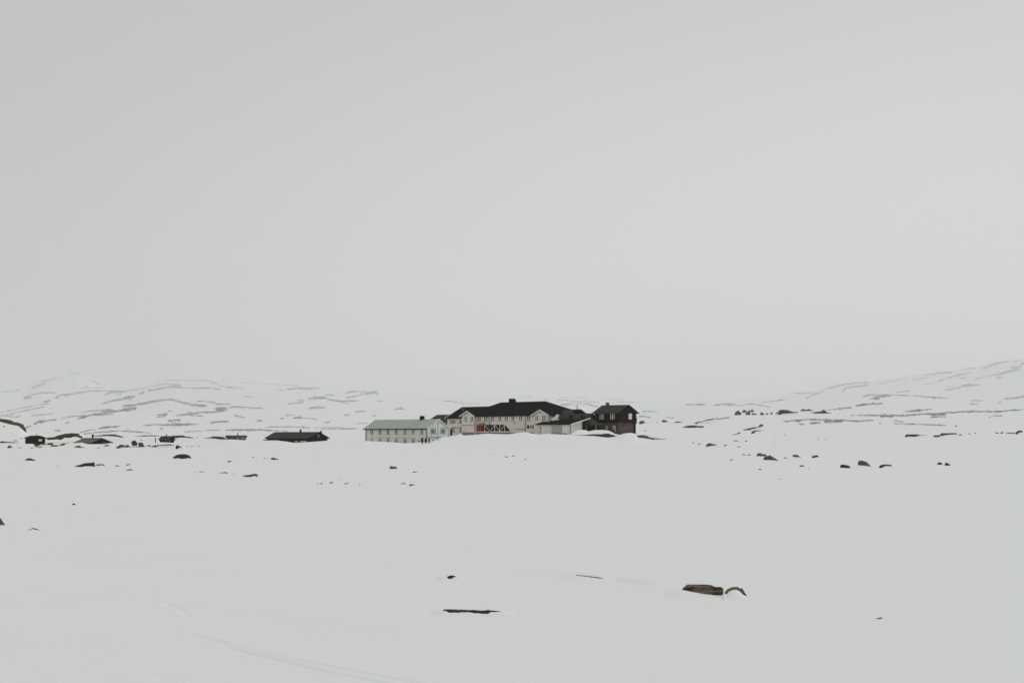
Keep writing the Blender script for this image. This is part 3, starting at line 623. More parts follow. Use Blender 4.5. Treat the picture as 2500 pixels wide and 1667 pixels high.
LAND = [('hotel', 1240, 1050), ('white lodge', 970, 1070), ('sunken black lodge', 720, 1070), ('black house', 1520, 1045), ('leftmost cabin', 86, 1075), ('tan-roofed cabin', 215, 1078),
        ('small black cabin', 405, 1070), ('grey brown cabin', 576, 1068), ('domed boulder', 444, 1114), ('pointed fork-ended wedge rock', 595, 1162), ('large dark wedge rock', 208, 1133),
        ('peaked dark boulder', 1880, 1120), ('big steep-sided boulder', 2109, 1133), ('rounded low-tailed boulder', 1735, 1086), ('pinkish humped boulder', 1942, 1112), ('far right pair of boulders', 2305, 1132),
        ('ridge boulder cluster', 1820, 1005), ('ragged brown outcrop at right', 2225, 1062), ('green outcrop at right', 2310, 1060), ('slanting ledge on the right slope', 1840, 1044),
        ('round black boulder', 328, 1080), ('hooked black boulder', 437, 1090), ('boulder with hooked right end', 1990, 1115), ('olive block below the lodge', 960, 1141)]
USED = {}
def stone_label(x, y):
    cand = sorted(LAND, key=lambda q: math.hypot(q[1] - x, (q[2] - y) * 2.2))
    for n_, a_, b_ in cand[:4]:
        dx, dy = x - a_, y - b_
        v = 'above' if dy < -7 else 'below' if dy > 7 else ''
        h_ = 'to the left of' if dx < -12 else 'to the right of' if dx > 12 else ''
        h_ = h_.replace('to the ', ''); where = (v + ' ' + h_ if v and h_ else v or h_ or 'beside')
        for far in ('close', 'a little way', 'well away') if math.hypot(dx, dy) < 60 else ('a little way', 'well away'):
            lb = 'small dark stone %s %s the %s' % (far, where, n_)
            if lb not in USED and len(lb.split()) <= 16: USED[lb] = 1; return lb
    return 'small dark stone poking out of the open snow'
# crumbs: small dark stones that differ from each other only by place
for ox, oy, s, lst in ((1500,860,3.92,((1545,788,12),(1630,790,14),(1525,888,14),(1952,830,16),(2022,830,18),(295,750,24),(2145,588,10),(1190,903,30),(1240,978,44),(1290,981,36),(1120,1027,34),(1395,1118,36),(1635,1009,36),(815,877,28),(755,866,20),(1590,1213,40),(1865,1110,16),(1165,846,60),(1262,848,24),(410,668,14),(305,673,14),(1060,892,10))),
                      (1900,840,3.92,((1290,765,20),(975,758,24),(1700,782,28),(1540,772,30),(1785,792,10),(1830,857,24),(1885,852,20),(2025,697,16),(605,838,8),(578,665,10),(1020,660,8),(1490,525,14))),
                      (0,980,7.84,((1095,1238,36),(380,882,90),(610,890,60),(1880,884,70),(2050,790,130),(400,706,60),(300,748,110),(1285,798,36),(340,1250,20))),
                      (300,980,7.84,((1420,685,34),(2130,1392,60),(1385,1355,30),(350,735,60))),(1080,940,7.84,((920,1315,24),(1225,1368,60),(1360,1352,50),(1585,1416,34))),(0,1080,6.533,((1870,370,70),))):
    for x, y, w in lst:
        h = min(w * .42, 12 if s > 4 else 8)
        r = random.Random(x * 3 + y)
        pk = r.uniform(.3, .6)
        rock(stone_label(ox + x / s, oy + y / s), Q(ox,oy,s,(x-w/2,y+h*.3),(x-w/2+w*pk*.6,y-h*.6),(x-w/2+w*pk,y-h*.7),(x+w/2-w*.15,y-h*.2),(x+w/2,y+h*.3),(x,y+h*.45)), 'rock_dark', 'stone', ST, sink=.3)

# ------------------------------------------------------------------ the ground itself (the rocks above shape the snow banked against them)
terrain = link_mesh('ground', build_terrain(), M_SNOW)
tag(terrain, 'open snowfield rising to snowy hills streaked with bare rock', None, None, 'structure')

# ------------------------------------------------------------------ materials
M = {}
M['cream'] = mat('weathered cream paint', (0.83,0.76,0.68), (0.73,0.665,0.59), scale=0.5, stretch=(1,1,.5), board=('z',0.2), contrast=(.3,.7))
M['cream_v'] = mat('weathered cream boards upright', (0.83,0.76,0.68), (0.73,0.665,0.59), scale=0.6, board=('x',0.3), contrast=(.3,.7))
M['offwhite'] = mat('warm white painted boards', (0.84,0.79,0.725), (0.75,0.705,0.64), scale=0.35, stretch=(1,1,.4), board=('x',0.35), contrast=(.3,.7))
M['coolwhite'] = mat('cool white painted boards', (0.78,0.81,0.785), (0.72,0.755,0.73), scale=0.5, board=('x',0.3), contrast=(.3,.7))
M['trim'] = mat('white trim paint', (0.88,0.87,0.84), (0.82,0.81,0.78), scale=2)
M['trimcream'] = mat('cream trim paint', (0.84,0.79,0.71), (0.78,0.73,0.65), scale=2)
M['black_wood'] = mat('tarred black timber', (0.0065,0.0052,0.004), (0.0035,0.0028,0.002), scale=1.2, stretch=(1,1,.3), board=('x',0.25), rough=.9, spec=.03)
M['brown_wood'] = mat('dark brown timber', (0.019,0.0115,0.0085), (0.012,0.0075,0.0055), scale=1.2, stretch=(1,1,.3), board=('x',0.25), rough=.9, spec=.03)
M['mid_wood'] = mat('grey brown timber', (0.11,0.09,0.065), (0.075,0.06,0.045), scale=1.2, stretch=(1,1,.3), board=('x',0.3), rough=.85, spec=.2)
M['black_roof'] = mat('black felt roof', (0.0075,0.007,0.0052), (0.0055,0.005,0.0038), scale=0.35, rough=.95, spec=.02, board=('x',1.1), bvar=.08)
M['grey_roof'] = mat('dark grey roof', (0.066,0.058,0.048), (0.052,0.046,0.038), scale=0.5, rough=.95, spec=.03, board=('x',1.1), bvar=.06)
M['tan_roof'] = mat('weathered tan roof', (0.15,0.135,0.11), (0.11,0.10,0.085), scale=0.7, rough=.9, spec=.15)
M['tin_roof'] = mat('pale grey green sheet roof', (0.47,0.495,0.455), (0.43,0.455,0.42), scale=0.25, rough=.8, spec=.1, board=('x',1.4), bvar=.05)
M['stone'] = mat('rough stone masonry', (0.13,0.09,0.064), (0.05,0.036,0.027), scale=1.4, rough=.9, bump=.8, contrast=(.4,.6))
M['foundation'] = mat('grey brown concrete', (0.30,0.27,0.21), (0.2,0.18,0.14), scale=0.8, rough=.9)
M['red'] = mat('rust red door paint', (0.27,0.055,0.04), (0.21,0.045,0.033), scale=2)
M['orange'] = mat('orange brown stained wood', (0.45,0.15,0.035), (0.38,0.125,0.03), scale=2)
M['greengrey'] = mat('grey green door paint', (0.40,0.415,0.35), (0.36,0.375,0.315), scale=1)
M['paleblue'] = mat('pale blue door paint', (0.55,0.61,0.60), (0.5,0.56,0.55), scale=1)
M['blue'] = mat('blue tarpaulin', (0.07,0.14,0.23), (0.05,0.10,0.17), scale=4)
M['metal'] = mat('black sheet metal', (0.005,0.005,0.005), (0.003,0.003,0.003), scale=2, rough=.9, spec=.03)
M['greymetal'] = mat('grey painted metal', (0.33,0.33,0.31), (0.27,0.27,0.25), scale=2, rough=.5)
M['downpipe'] = mat('dark grey downpipe', (0.075,0.065,0.055), (0.06,0.05,0.045), scale=2, rough=.5)
M['shade'] = mat('veranda recess shade and dark skirting', (0.024,0.017,0.012), (0.010,0.008,0.006), scale=3, stretch=(1,1,.3), spec=.03)  # painted recess shade on the veranda, own dark colour on the annex skirting
M['snow2'] = mat('piled snow', (0.88,0.895,0.89), (0.85,0.87,0.865), scale=1.5, rough=.8, spec=.1, bump=.15)
g, t, b = new_mat('dark window glass')
b.inputs['Base Color'].default_value = (0.02,0.022,0.02,1); b.inputs['Roughness'].default_value = 0.3; b.inputs['Specular IOR Level'].default_value = 0.08
M['glass'] = g
g, t, b = new_mat('window glass over pale blinds')
nn = t.nodes.new('ShaderNodeTexNoise'); nn.inputs['Scale'].default_value = 2.0
cc = t.nodes.new('ShaderNodeMix'); cc.data_type = 'RGBA'; cc.inputs['A'].default_value = (0.46,0.55,0.50,1); cc.inputs['B'].default_value = (0.62,0.66,0.61,1)
t.links.new(nn.outputs['Fac'], cc.inputs['Factor']); t.links.new(cc.outputs['Result'], b.inputs['Base Color']); b.inputs['Roughness'].default_value = 0.2
M['blind'] = g
M['rock'] = mat('weathered grey brown rock', (0.20,0.16,0.112), (0.042,0.033,0.024), scale=3.6, stretch=(.5,1,2.4), rough=.95, bump=1.0, spec=.1, contrast=(.42,.60))
M['rock_dark'] = mat('dark brown rock', (0.085,0.064,0.046), (0.016,0.012,0.010), scale=3.4, stretch=(1,1,1.8), rough=.9, bump=1.0, spec=.2, contrast=(.38,.62))
M['rock_moss'] = mat('lichen covered grey rock', (0.13,0.125,0.085), (0.055,0.052,0.04), scale=0.9, rough=.9, bump=1.0, spec=.2, contrast=(.38,.62))
M['rock_brown'] = mat('brown turf and rock', (0.12,0.075,0.04), (0.04,0.028,0.018), scale=1.1, stretch=(1,1,2), rough=.95, bump=1.0, spec=.1, contrast=(.4,.6))
M['rock_red'] = mat('red brown bare earth', (0.11,0.06,0.036), (0.035,0.024,0.016), scale=1.1, stretch=(1,1,2), rough=.95, bump=1.0, spec=.1, contrast=(.4,.6))
M['grey_block'] = mat('grey chimney blocks', (0.12,0.115,0.10), (0.08,0.078,0.068), scale=3, rough=.9)
M['skin'] = mat('skin', (0.45,0.28,0.2), rough=.6)
M['cloth'] = mat('black winter cloth', (0.008,0.007,0.007), (0.006,0.005,0.005), scale=8)
M['cloth_wine'] = mat('dark wine winter cloth', (0.02,0.008,0.009), (0.014,0.006,0.007), scale=8)
M['cloth_navy'] = mat('dark navy winter cloth', (0.008,0.010,0.013), (0.006,0.007,0.009), scale=8)

# ------------------------------------------------------------------ building kit
class MB:
    def __init__(s): s.bm = bmesh.new()
    def hexa(s, p):
        v = [s.bm.verts.new(q) for q in p]
        for f in ((0,1,2,3),(7,6,5,4),(0,4,5,1),(1,5,6,2),(2,6,7,3),(3,7,4,0)):
            s.bm.faces.new([v[k] for k in f])
    def prism(s, a, b_):
        va = [s.bm.verts.new(q) for q in a]; vb = [s.bm.verts.new(q) for q in b_]
        s.bm.faces.new(va); s.bm.faces.new(vb[::-1])
        for k in range(len(va)):
            k2 = (k + 1) % len(va)
            s.bm.faces.new([va[k], vb[k], vb[k2], va[k2]])
    def tube(s, pts, r, seg=8):
        pts = [Vector(p) for p in pts]; rings = []
        for k, p in enumerate(pts):
            dr = (pts[min(k + 1, len(pts) - 1)] - pts[max(k - 1, 0)]).normalized()
            up = Vector((0, 0, 1)) if abs(dr.z) < 0.9 else Vector((1, 0, 0))
            a = dr.cross(up).normalized(); c = dr.cross(a).normalized()
            rr = r[k] if isinstance(r, (list, tuple)) else r
            rings.append([s.bm.verts.new(p + (a * math.cos(q) + c * math.sin(q)) * rr) for q in [2 * math.pi * i / seg for i in range(seg)]])
        for A, B in zip(rings[:-1], rings[1:]):
            for i in range(seg):
                s.bm.faces.new([A[i], A[(i + 1) % seg], B[(i + 1) % seg], B[i]])
        s.bm.faces.new(rings[0][::-1]); s.bm.faces.new(rings[-1])
    def build(s, name, mt, parent=None, smooth=False, bevel=0):
        bmesh.ops.recalc_face_normals(s.bm, faces=s.bm.faces)
        off = parent_loc(parent)
        for v in s.bm.verts: v.co -= off
        me = bpy.data.meshes.new(name); s.bm.to_mesh(me); s.bm.free()
        if smooth:
            for p in me.polygons: p.use_smooth = True
        o = link_mesh(name, me, mt, parent)
        if bevel:
            md = o.modifiers.new('bevel', 'BEVEL'); md.width = bevel; md.segments = 1
        return o
def parent_loc(p):
    v = Vector((0, 0, 0))
    while p is not None:
        v += p.location; p = p.parent
    return v

class Fr:
    """a building's own frame: u runs along the long side (away to the left), v along the gable side (away to the right)"""
    def __init__(s, px, Y, deg):
        s.a = math.radians(deg); s.s = math.sin(s.a); s.c = math.cos(s.a)
        s.ox = (px - CX) / F * Y; s.oy = Y
    def w(s, u, v, z): return Vector((s.ox - u * s.c + v * s.s, s.oy + u * s.s + v * s.c, z))
    def u_of(s, px, v=0):
        t_ = (px - CX) / F
        return (s.ox + v * s.s - t_ * (s.oy + v * s.c)) / (s.c + t_ * s.s)
    def v_of(s, px, u=0):
        t_ = (px - CX) / F
        return (t_ * (s.oy + u * s.s) - s.ox + u * s.c) / (s.s - t_ * s.c)
    def z_of(s, py, u=0, v=0):
        return H + (HY - py) / F * (s.oy + u * s.s + v * s.c)
    def box(s, mb, u0, u1, v0, v1, z0, z1):
        mb.hexa([s.w(u0,v0,z0), s.w(u1,v0,z0), s.w(u1,v1,z0), s.w(u0,v1,z0), s.w(u0,v0,z1), s.w(u1,v0,z1), s.w(u1,v1,z1), s.w(u0,v1,z1)])
    def gable_walls(s, mb, u0, u1, v0, v1, z0, ze, zr):
        vm = (v0 + v1) / 2
        pr = [(v0,z0),(v1,z0),(v1,ze),(vm,zr),(v0,ze)]
        mb.prism([s.w(u0,v,z) for v, z in pr], [s.w(u1,v,z) for v, z in pr])
    def gable_roof(s, mb, u0, u1, v0, v1, ze, zr, ov=0.35, th=0.18, ev=0.45):
        """two slabs; v0, v1 = wall faces"""
        vm = (v0 + v1) / 2; sl = (zr - ze) / (vm - v0)
        for a_, sg in ((v0, 1), (v1, -1)):
            va = a_ - sg * ev; za = ze - ev * sl
            pr = [(va, za + 0.02), (vm, zr + 0.02), (vm, zr + 0.02 + th), (va, za + 0.02 + th)]
            mb.prism([s.w(u0 - ov,v,z) for v, z in pr], [s.w(u1 + ov,v,z) for v, z in pr])
    def front(s, v0): return Face(s, 'front', v0)
    def side(s, u0): return Face(s, 'side', u0)

class Face:
    def __init__(s, fr, kind, c): s.fr, s.k, s.c0 = fr, kind, c
    def a(s, px): return s.fr.u_of(px, s.c0) if s.k == 'front' else s.fr.v_of(px, s.c0)
    def z(s, px, py):
        a = s.a(px)
        return s.fr.z_of(py, a, s.c0) if s.k == 'front' else s.fr.z_of(py, s.c0, a)
    def p(s, a, z, o_): return s.fr.w(a, s.c0 - o_, z) if s.k == 'front' else s.fr.w(s.c0 - o_, a, z)
    def slab(s, mb, a0, a1, z0, z1, o0, o1):
        mb.hexa([s.p(a0,z0,o0), s.p(a1,z0,o0), s.p(a1,z1,o0), s.p(a0,z1,o0), s.p(a0,z0,o1), s.p(a1,z0,o1), s.p(a1,z1,o1), s.p(a0,z1,o1)])
    def poly(s, mb, pts, o0, o1):
        mb.prism([s.p(a,z,o0) for a, z in pts], [s.p(a,z,o1) for a, z in pts])
    def bar(s, mb, p0, p1, w, o0, o1):
        (a0,z0),(a1,z1) = p0, p1
        d_ = Vector((a1 - a0, z1 - z0)).normalized(); q = Vector((-d_.y, d_.x)) * w / 2
        s.poly(mb, [(a0+q.x,z0+q.y),(a1+q.x,z1+q.y),(a1-q.x,z1-q.y),(a0-q.x,z0-q.y)], o0, o1)
    def rect(s, px0, px1, py0, py1):
        xm = (px0 + px1) / 2
        a0, a1 = sorted((s.a(px0), s.a(px1)))
        return a0, a1, s.z(xm, py1), s.z(xm, py0)

def window(face, parent, px0, px1, py0, py1, lights=2, rows_=1, frame='trim', glass='glass', fw=0.09, sill=True, label=None, hood=False, post=0.12):
    a0, a1, z0, z1 = face.rect(px0, px1, py0, py1)
    mb = MB()
    for r in ((a0-fw, a0, z0-fw, z1+fw), (a1, a1+fw, z0-fw, z1+fw), (a0, a1, z1, z1+fw), (a0, a1, z0-fw, z0)):
        face.slab(mb, *r, 0.0, 0.07)
    for k in range(1, lights):
        am = a0 + (a1 - a0) * k / lights
        face.slab(mb, am - post/2, am + post/2, z0, z1, 0.032, 0.068)
    for k in range(1, rows_):
        zm = z0 + (z1 - z0) * k / rows_
        face.slab(mb, a0, a1, zm - .04, zm + .04, 0.034, 0.06)
    w_ = mb.build('window', M[frame], parent)
    if label: w_['label'] = label
    mb = MB(); face.slab(mb, a0, a1, z0, z1, 0.004, 0.03); mb.build('pane', M[glass], w_)
    if sill:
        mb = MB(); face.slab(mb, a0 - .22, a1 + .22, z0 - fw - .11, z0 - fw - .003, 0.003, 0.16); mb.build('sill', M['downpipe'], w_)
    if hood:
        mb = MB(); face.slab(mb, a0 - .22, a1 + .22, z1 + fw + .1, z1 + fw + .19, 0.003, 0.14); mb.build('hood', M['downpipe'], w_)
    return w_

def flat(face, name, parent, px0, px1, py0, py1, m_, o1=0.06, o0=0.0, label=None):
    mb = MB(); a0, a1, z0, z1 = face.rect(px0, px1, py0, py1)
    face.slab(mb, a0, a1, z0, z1, o0, o1); o = mb.build(name, M[m_], parent)
    if label: o['label'] = label
    return o
# ------------------------------------------------------------------ buildings
def barge(fr, parent, v0, v1, ze, zr, ov, ev, m_, u_end=0.0, name='bargeboard', hgt=0.28):
    vm = (v0 + v1) / 2; sl = (zr - ze) / (vm - v0)
    mb = MB()
    for a_, sg in ((v0, 1), (v1, -1)):
        va = a_ - sg * (ev + .03); za = ze - (ev + .03) * sl
        pr = [(va, za - .1), (vm, zr - .1), (vm, zr - .1 + hgt + .06), (va, za - .1 + hgt + .06)]
        mb.prism([fr.w(u_end - ov - .07, v, z) for v, z in pr], [fr.w(u_end - ov - .003, v, z) for v, z in pr])
    return mb.build(name, M[m_], parent)

def chimney(fr, parent, px0, px1, py0, v, zbase, m_='metal', cap=True, depth=0.8):
    u0, u1 = sorted((fr.u_of(px0, v), fr.u_of(px1, v)))
    sh = (u1 - u0) * 0.25
    zt = fr.z_of(py0, u0, v)
    mb = MB(); fr.box(mb, u0 + sh * .6, u1 - sh * .6, v - depth / 2, v + depth / 2, zbase, zt)
    if cap: fr.box(mb, u0 + sh * .4, u1 - sh * .4, v - depth / 2 - .08, v + depth / 2 + .08, zt + .002, zt + .12)
    return mb.build('chimney', M[m_], parent)

# --- the long white lodge with the pale roof
f = Fr(1043, 385, 42)
UL = f.u_of(892.5); WD = f.v_of(1094.5)
ze = f.z_of(1044.6, 0, 0); zr = f.z_of(1024.2, 0, WD / 2)
root = empty('guest_lodge', f.w(0, 0, 3.0))
tag(root, 'long off-white two storey lodge with pale grey roof and two rows of narrow windows', 'building')
mb = MB(); f.gable_walls(mb, 0, UL, 0, WD, 0.3, ze, zr); mb.build('wall', M['offwhite'], root)
mb = MB(); vm = WD / 2
pr = [(0.003, 0.3), (WD - .003, 0.3), (WD - .003, ze - .003), (vm, zr - .003), (0.003, ze - .003)]
mb.prism([f.w(-.012, v, z) for v, z in pr], [f.w(-.001, v, z) for v, z in pr]); mb.build('gable_cladding', M['coolwhite'], root)
mb = MB(); f.gable_roof(mb, 0, UL, 0, WD, ze, zr, ov=.45, th=.16, ev=.5); mb.build('roof', M['tin_roof'], root)
barge(f, root, 0, WD, ze, zr, .45, .5, 'coolwhite')
sl = (zr - ze) / vm
mb = MB(); f.box(mb, -.4, UL + .5, -.66, -.51, ze - .5 * sl - .12, ze - .5 * sl + .14); mb.build('gutter', M['metal'], root)
front = f.front(0); side = f.side(-.012)
chimney(f, root, 1026, 1035.3, 1015, vm, zr - .5, cap=False, depth=.9)
for i, px in enumerate((907.6, 927.8, 948, 968, 988.8, 1009.4, 1030.3)):
    window(front, root, px - 3.0, px + 3.0, 1048.2, 1058.2, 2, hood=True, post=.2, fw=.1)
    if 0 < i < 6: window(front, root, px - 3.0, px + 3.0, 1071.8, 1082.5, 2, hood=True, post=.2, fw=.1, sill=False)
window(front, root, 906.2, 909.6, 1073.2, 1076.6, 1, fw=.2, sill=False, hood=True, label='small square window with white frame low on the far end')
window(side, root, 1051, 1057, 1048, 1056.6, 2, post=.16, fw=.1, hood=True); window(side, root, 1057.7, 1063.2, 1048, 1056.6, 2, post=.16, fw=.1, hood=True)
window(side, root, 1075.3, 1081, 1048, 1056.3, 2, post=.16, fw=.1, hood=True); window(side, root, 1081.7, 1087, 1048, 1056.3, 2, post=.16, fw=.1, hood=True)
window(side, root, 1054.6, 1059.2, 1073, 1076.5, 2, fw=.06, sill=False, label='low basement window half buried in snow')
flat(side, 'base_rail', root, 1045.5, 1077, 1067, 1068.3, 'downpipe', .1)
flat(side, 'vent', root, 1052.8, 1054, 1061, 1064, 'greymetal', .08); flat(side, 'wall_lamp', root, 1090.2, 1091.6, 1043.6, 1045.2, 'greymetal', .15)
for px, py1 in ((1042.0, 1080), (894.2, 1077)):
    a = front.a(px); mb = MB()
    mb.tube([front.p(a + (-.5 if px > 1000 else -.7), ze - .35, .5), front.p(a, ze - .9, .12), front.p(a, front.z(px, py1 + 3), .12)], .09); mb.build('downpipe', M['downpipe'], root)
mb = MB(); f.box(mb, UL - .02 + .03, UL + .06, -.04, .12, .3, ze - .1); mb.build('corner_board', M['coolwhite'], root)

# --- the main hotel
f = Fr(1345, 400, 45)
D = 16.0
U1 = f.u_of(1127.5)
ze = f.z_of(1014.2, f.u_of(1300), 0); zr = f.z_of(979.2, f.u_of(1332, D / 2), D / 2)
root = empty('hotel', f.w(U1 / 2, 0, 5.2))
tag(root, 'large cream timber hotel with broad black hipped roof and two front gables', 'building')
mb = MB(); f.box(mb, 0, U1, 0, D, 2.5, ze); mb.build('wall', M['cream'], root)
def hip(mb, u0, u1, v0, v1, z0, zr_, ur0, ur1, th=.2):
    vm_ = (v0 + v1) / 2
    b_ = [f.w(u0, v0, z0), f.w(u1, v0, z0), f.w(u1, v1, z0), f.w(u0, v1, z0)]
    t_ = [p + Vector((0, 0, th)) for p in b_]
    bm = mb.bm
    vb = [bm.verts.new(p) for p in b_]; vt = [bm.verts.new(p) for p in t_]
    r0 = bm.verts.new(f.w(ur0, vm_, zr_)); r1 = bm.verts.new(f.w(ur1, vm_, zr_))
    bm.faces.new(vb)
    for k in range(4): bm.faces.new([vb[k], vb[(k + 1) % 4], vt[(k + 1) % 4], vt[k]])
    bm.faces.new([vt[0], vt[1], r1, r0]); bm.faces.new([vt[1], vt[2], r1]); bm.faces.new([vt[2], vt[3], r0, r1]); bm.faces.new([vt[3], vt[0], r0])
mb = MB(); ov = .55
hip(mb, -ov, U1 + ov, -ov, D + ov, ze - .12, zr, f.u_of(1332, D / 2), f.u_of(1223, D / 2)); rf = mb.build('roof', M['black_roof'], root)
mb = MB(); u0, u1 = sorted((f.u_of(1246.3, D / 2), f.u_of(1255.5, D / 2))); zt = f.z_of(972.7, u0, D / 2)
mb.hexa([f.w(u0 - .4, D/2 - .7, zr - .6), f.w(u1, D/2 - .7, zr - .6), f.w(u1, D/2 + .7, zr - .6), f.w(u0 - .4, D/2 + .7, zr - .6),
         f.w(u0 + .25, D/2 - .7, zt), f.w(u1, D/2 - .7, zt), f.w(u1, D/2 + .7, zt), f.w(u0 + .25, D/2 + .7, zt)])
mb.build('chimney', M['metal'], rf)
front = f.front(0)
# left wing, one step lower
v0w, v1w = .6, 13.6; vmw = (v0w + v1w) / 2
U2 = f.u_of(1092.3, v0w); zew = f.z_of(1020.4, U2, v0w); zrw = f.z_of(994.6, f.u_of(1150, vmw), vmw)
mb = MB(); f.gable_walls(mb, U1 - 2, U2, v0w, v1w, 2.5, zew, zrw); mb.build('wing_wall', M['cream_v'], root)
mb = MB(); f.gable_roof(mb, f.u_of(1196, vmw), U2, v0w, v1w, zew, zrw, ov=.5, th=.2, ev=.55); wr = mb.build('wing_roof', M['black_roof'], root)
mb = MB(); sl = (zrw - zew) / (vmw - v0w)
pr = [(v0w - .6, zew - .6 * sl - .05), (v0w + 4.5, zew + 4.5 * sl - .05), (v0w + 4.5, zew + 4.5 * sl + .32), (v0w - .6, zew - .6 * sl + .32)]
mb.prism([f.w(U2 + .503, v, z) for v, z in pr], [f.w(U2 + .62, v, z) for v, z in pr]); mb.build('bargeboard', M['trim'], wr)
wf = f.front(v0w)
for a_, b_ in ((1100, 1105.6), (1106.4, 1111.5), (1121.3, 1126.8)):
    window(wf, root, a_, b_, 1025.5, 1031.6, 2, 2, frame='trimcream', fw=.07, post=.07)
for a_, b_ in ((1105.5, 1110), (1122.3, 1126.8)):
    window(wf, root, a_, b_, 1047.6, 1053.6, 2, 2, frame='trimcream', fw=.07, post=.07, hood=True)
flat(wf, 'door', root, 1099.4, 1104.2, 1044.2, 1062, 'black_wood', .05, label='dark doorway beside the white lodge')
flat(wf, 'belt_board', root, 1103.8, 1127.2, 1043, 1044, 'downpipe', .12)
# the two front gables
def front_gable(pxl, pxr, pya, pye, vf, m_wall, wins, wy, vent):
    ff = f.front(vf)
    a0, a1 = sorted((ff.a(pxl), ff.a(pxr))); am = (a0 + a1) / 2
    zb = ff.z((pxl + pxr) / 2, pye); za = ff.z((pxl + pxr) / 2, pya) - .16
    sl = (za - zb) / (a1 - am)
    mb = MB(); pr = [(a0, 2.6), (a1, 2.6), (a1, zb), (am, za), (a0, zb)]
    ff.poly(mb, pr, 0, vf - 1.0)      # from the front face back into the house
    b_ = mb.build('front_gable', M[m_wall], root)
    mb = MB()
    for e, sg in ((a0, 1), (a1, -1)):
        ae = e - sg * .65; zz = zb - .65 * sl
        ff.poly(mb, [(ae, zz), (am, za), (am, za + .16), (ae, zz + .16)], .5, vf - 4.6)
    mb.build('gable_roof', M['black_roof'], b_)
    mb = MB()
    for e, sg in ((a0, 1), (a1, -1)):
        ae = e - sg * .68; zz = zb - .68 * sl
        ff.poly(mb, [(ae, zz - .1), (am, za - .1), (am, za + .2), (ae, zz + .2)], .503, .58)
    mb.build('bargeboard', M['trimcream'], b_)
    for w0, w1 in wins: window(ff, b_, w0, w1, *wy, 2, post=.2, fw=.12)
    flat(ff, 'vent', b_, vent[0] - .9, vent[0] + .9, vent[1] - 1.1, vent[1] + 1.1, 'downpipe', .06)
    return ff, b_
ff, b_ = front_gable(1128.2, 1157.3, 1003, 1014.5, -1.2, 'cream_v', ((1134.4, 1140), (1149.4, 1155)), (1017, 1026.4), (1143, 1009))
flat(ff, 'belt_board', b_, 1128.2, 1157.3, 1037, 1037.8, 'downpipe', .1)
flat(ff, 'plinth', b_, 1128.2, 1157.3, 1056.2, 1066, 'foundation', .06); flat(ff, 'plinth_rail', b_, 1128.2, 1157.3, 1055.5, 1056.1, 'downpipe', .1)
ff2, b2 = front_gable(1303, 1338.6, 999.8, 1012.3, -1.2, 'cream', ((1307.6, 1313.4), (1324.3, 1330.2)), (1014.4, 1024), (1320.5, 1005.5))
for px in (1170.5, 1186, 1202.6, 1220.4, 1236.6, 1252.5, 1271.4, 1290.8):
    y = 1016.8 - (px - 1170) / 120 * 1.2
    window(front, root, px - 3.3, px + 3.3, y, y + 9.3, 2, post=.24, fw=.12)
# veranda with braces; recess shade painted as a flat dark panel on the wall
mb = MB()
ver = [(1147.2, 1052.6), (1157.4, 1036.8), (1233, 1036.4), (1246.3, 1052.2)]
front.poly(mb, [(front.a(x), front.z(x, y)) for x, y in ver], 0.0, .05)
vr = mb.build('veranda', M['shade'], root)
def Z_(x, y): return (front.a(x), front.z(x, y))
for x in (1158.2, 1164.2, 1184, 1208.5, 1221, 1233):
    mb = MB(); front.bar(mb, Z_(x, 1036.6), Z_(x, 1053), .13, .055, .2); mb.build('post', M['trimcream'], vr)
for p, q in (((1184.6, 1037.4), (1195.6, 1052)), ((1207.8, 1037.4), (1197.4, 1052)), ((1209.4, 1037.4), (1219.8, 1052)), ((1232.2, 1037.4), (1222.2, 1052))):
    mb = MB(); front.bar(mb, Z_(*p), Z_(*q), .1, .055, .17); mb.build('brace', M['trimcream'], vr)
mb = MB(); front.bar(mb, Z_(1147, 1054), Z_(1312, 1054), .24, .003, .23); mb.build('sill_beam', M['trimcream'], vr)
flat(front, 'door', root, 1164.8, 1170.4, 1038, 1053.2, 'red', .09, label='rust red door on the left'); flat(front, 'door', root, 1171.6, 1178.4, 1038, 1053.2, 'red', .09, label='rust red door under the orange hood')
mb = MB(); z1 = front.z(1178, 1032.4); z0 = front.z(1178, 1037.8); a0, a1 = front.a(1184.3), front.a(1172)
mb.hexa([front.p(a0, z0, .01), front.p(a1, z0, .01), front.p(a1, z0, 1.1), front.p(a0, z0, 1.1), front.p(a0, z1, .01), front.p(a1, z1, .01), front.p(a1, z1 - .12, .9), front.p(a0, z1 - .12, .9)])
mb.build('door_hood', M['orange'], root, bevel=.03)
window(front, root, 1260, 1272.6, 1037, 1046, 1, glass='blind', frame='trimcream', label='pale green screened window'); window(front, root, 1274.4, 1279.6, 1037, 1046, 2, glass='blind', frame='trimcream', post=.08, label='pale green screened window, narrow')
for a_, b_ in ((1286.6, 1293), (1294.6, 1298), (1299.6, 1306), (1307.6, 1311)): window(front, root, a_, b_, 1037.2, 1045.8, 1, frame='trim', sill=False)
flat(front, 'plinth', root, 1157.6, 1312, 1056.4, 1066, 'foundation', .04); flat(front, 'plinth_rail', root, 1157.6, 1312, 1055.3, 1056.3, 'downpipe', .1)
flat(front, 'wall_lamp', root, 1256, 1258, 1031.4, 1033.2, 'metal', .2)
a = front.a(1283); mb = MB(); mb.tube([front.p(a - .9, ze - .15, .5), front.p(a, ze - .75, .14), front.p(a, front.z(1283, 1057), .14)], .08); mb.build('downpipe', M['downpipe'], root)
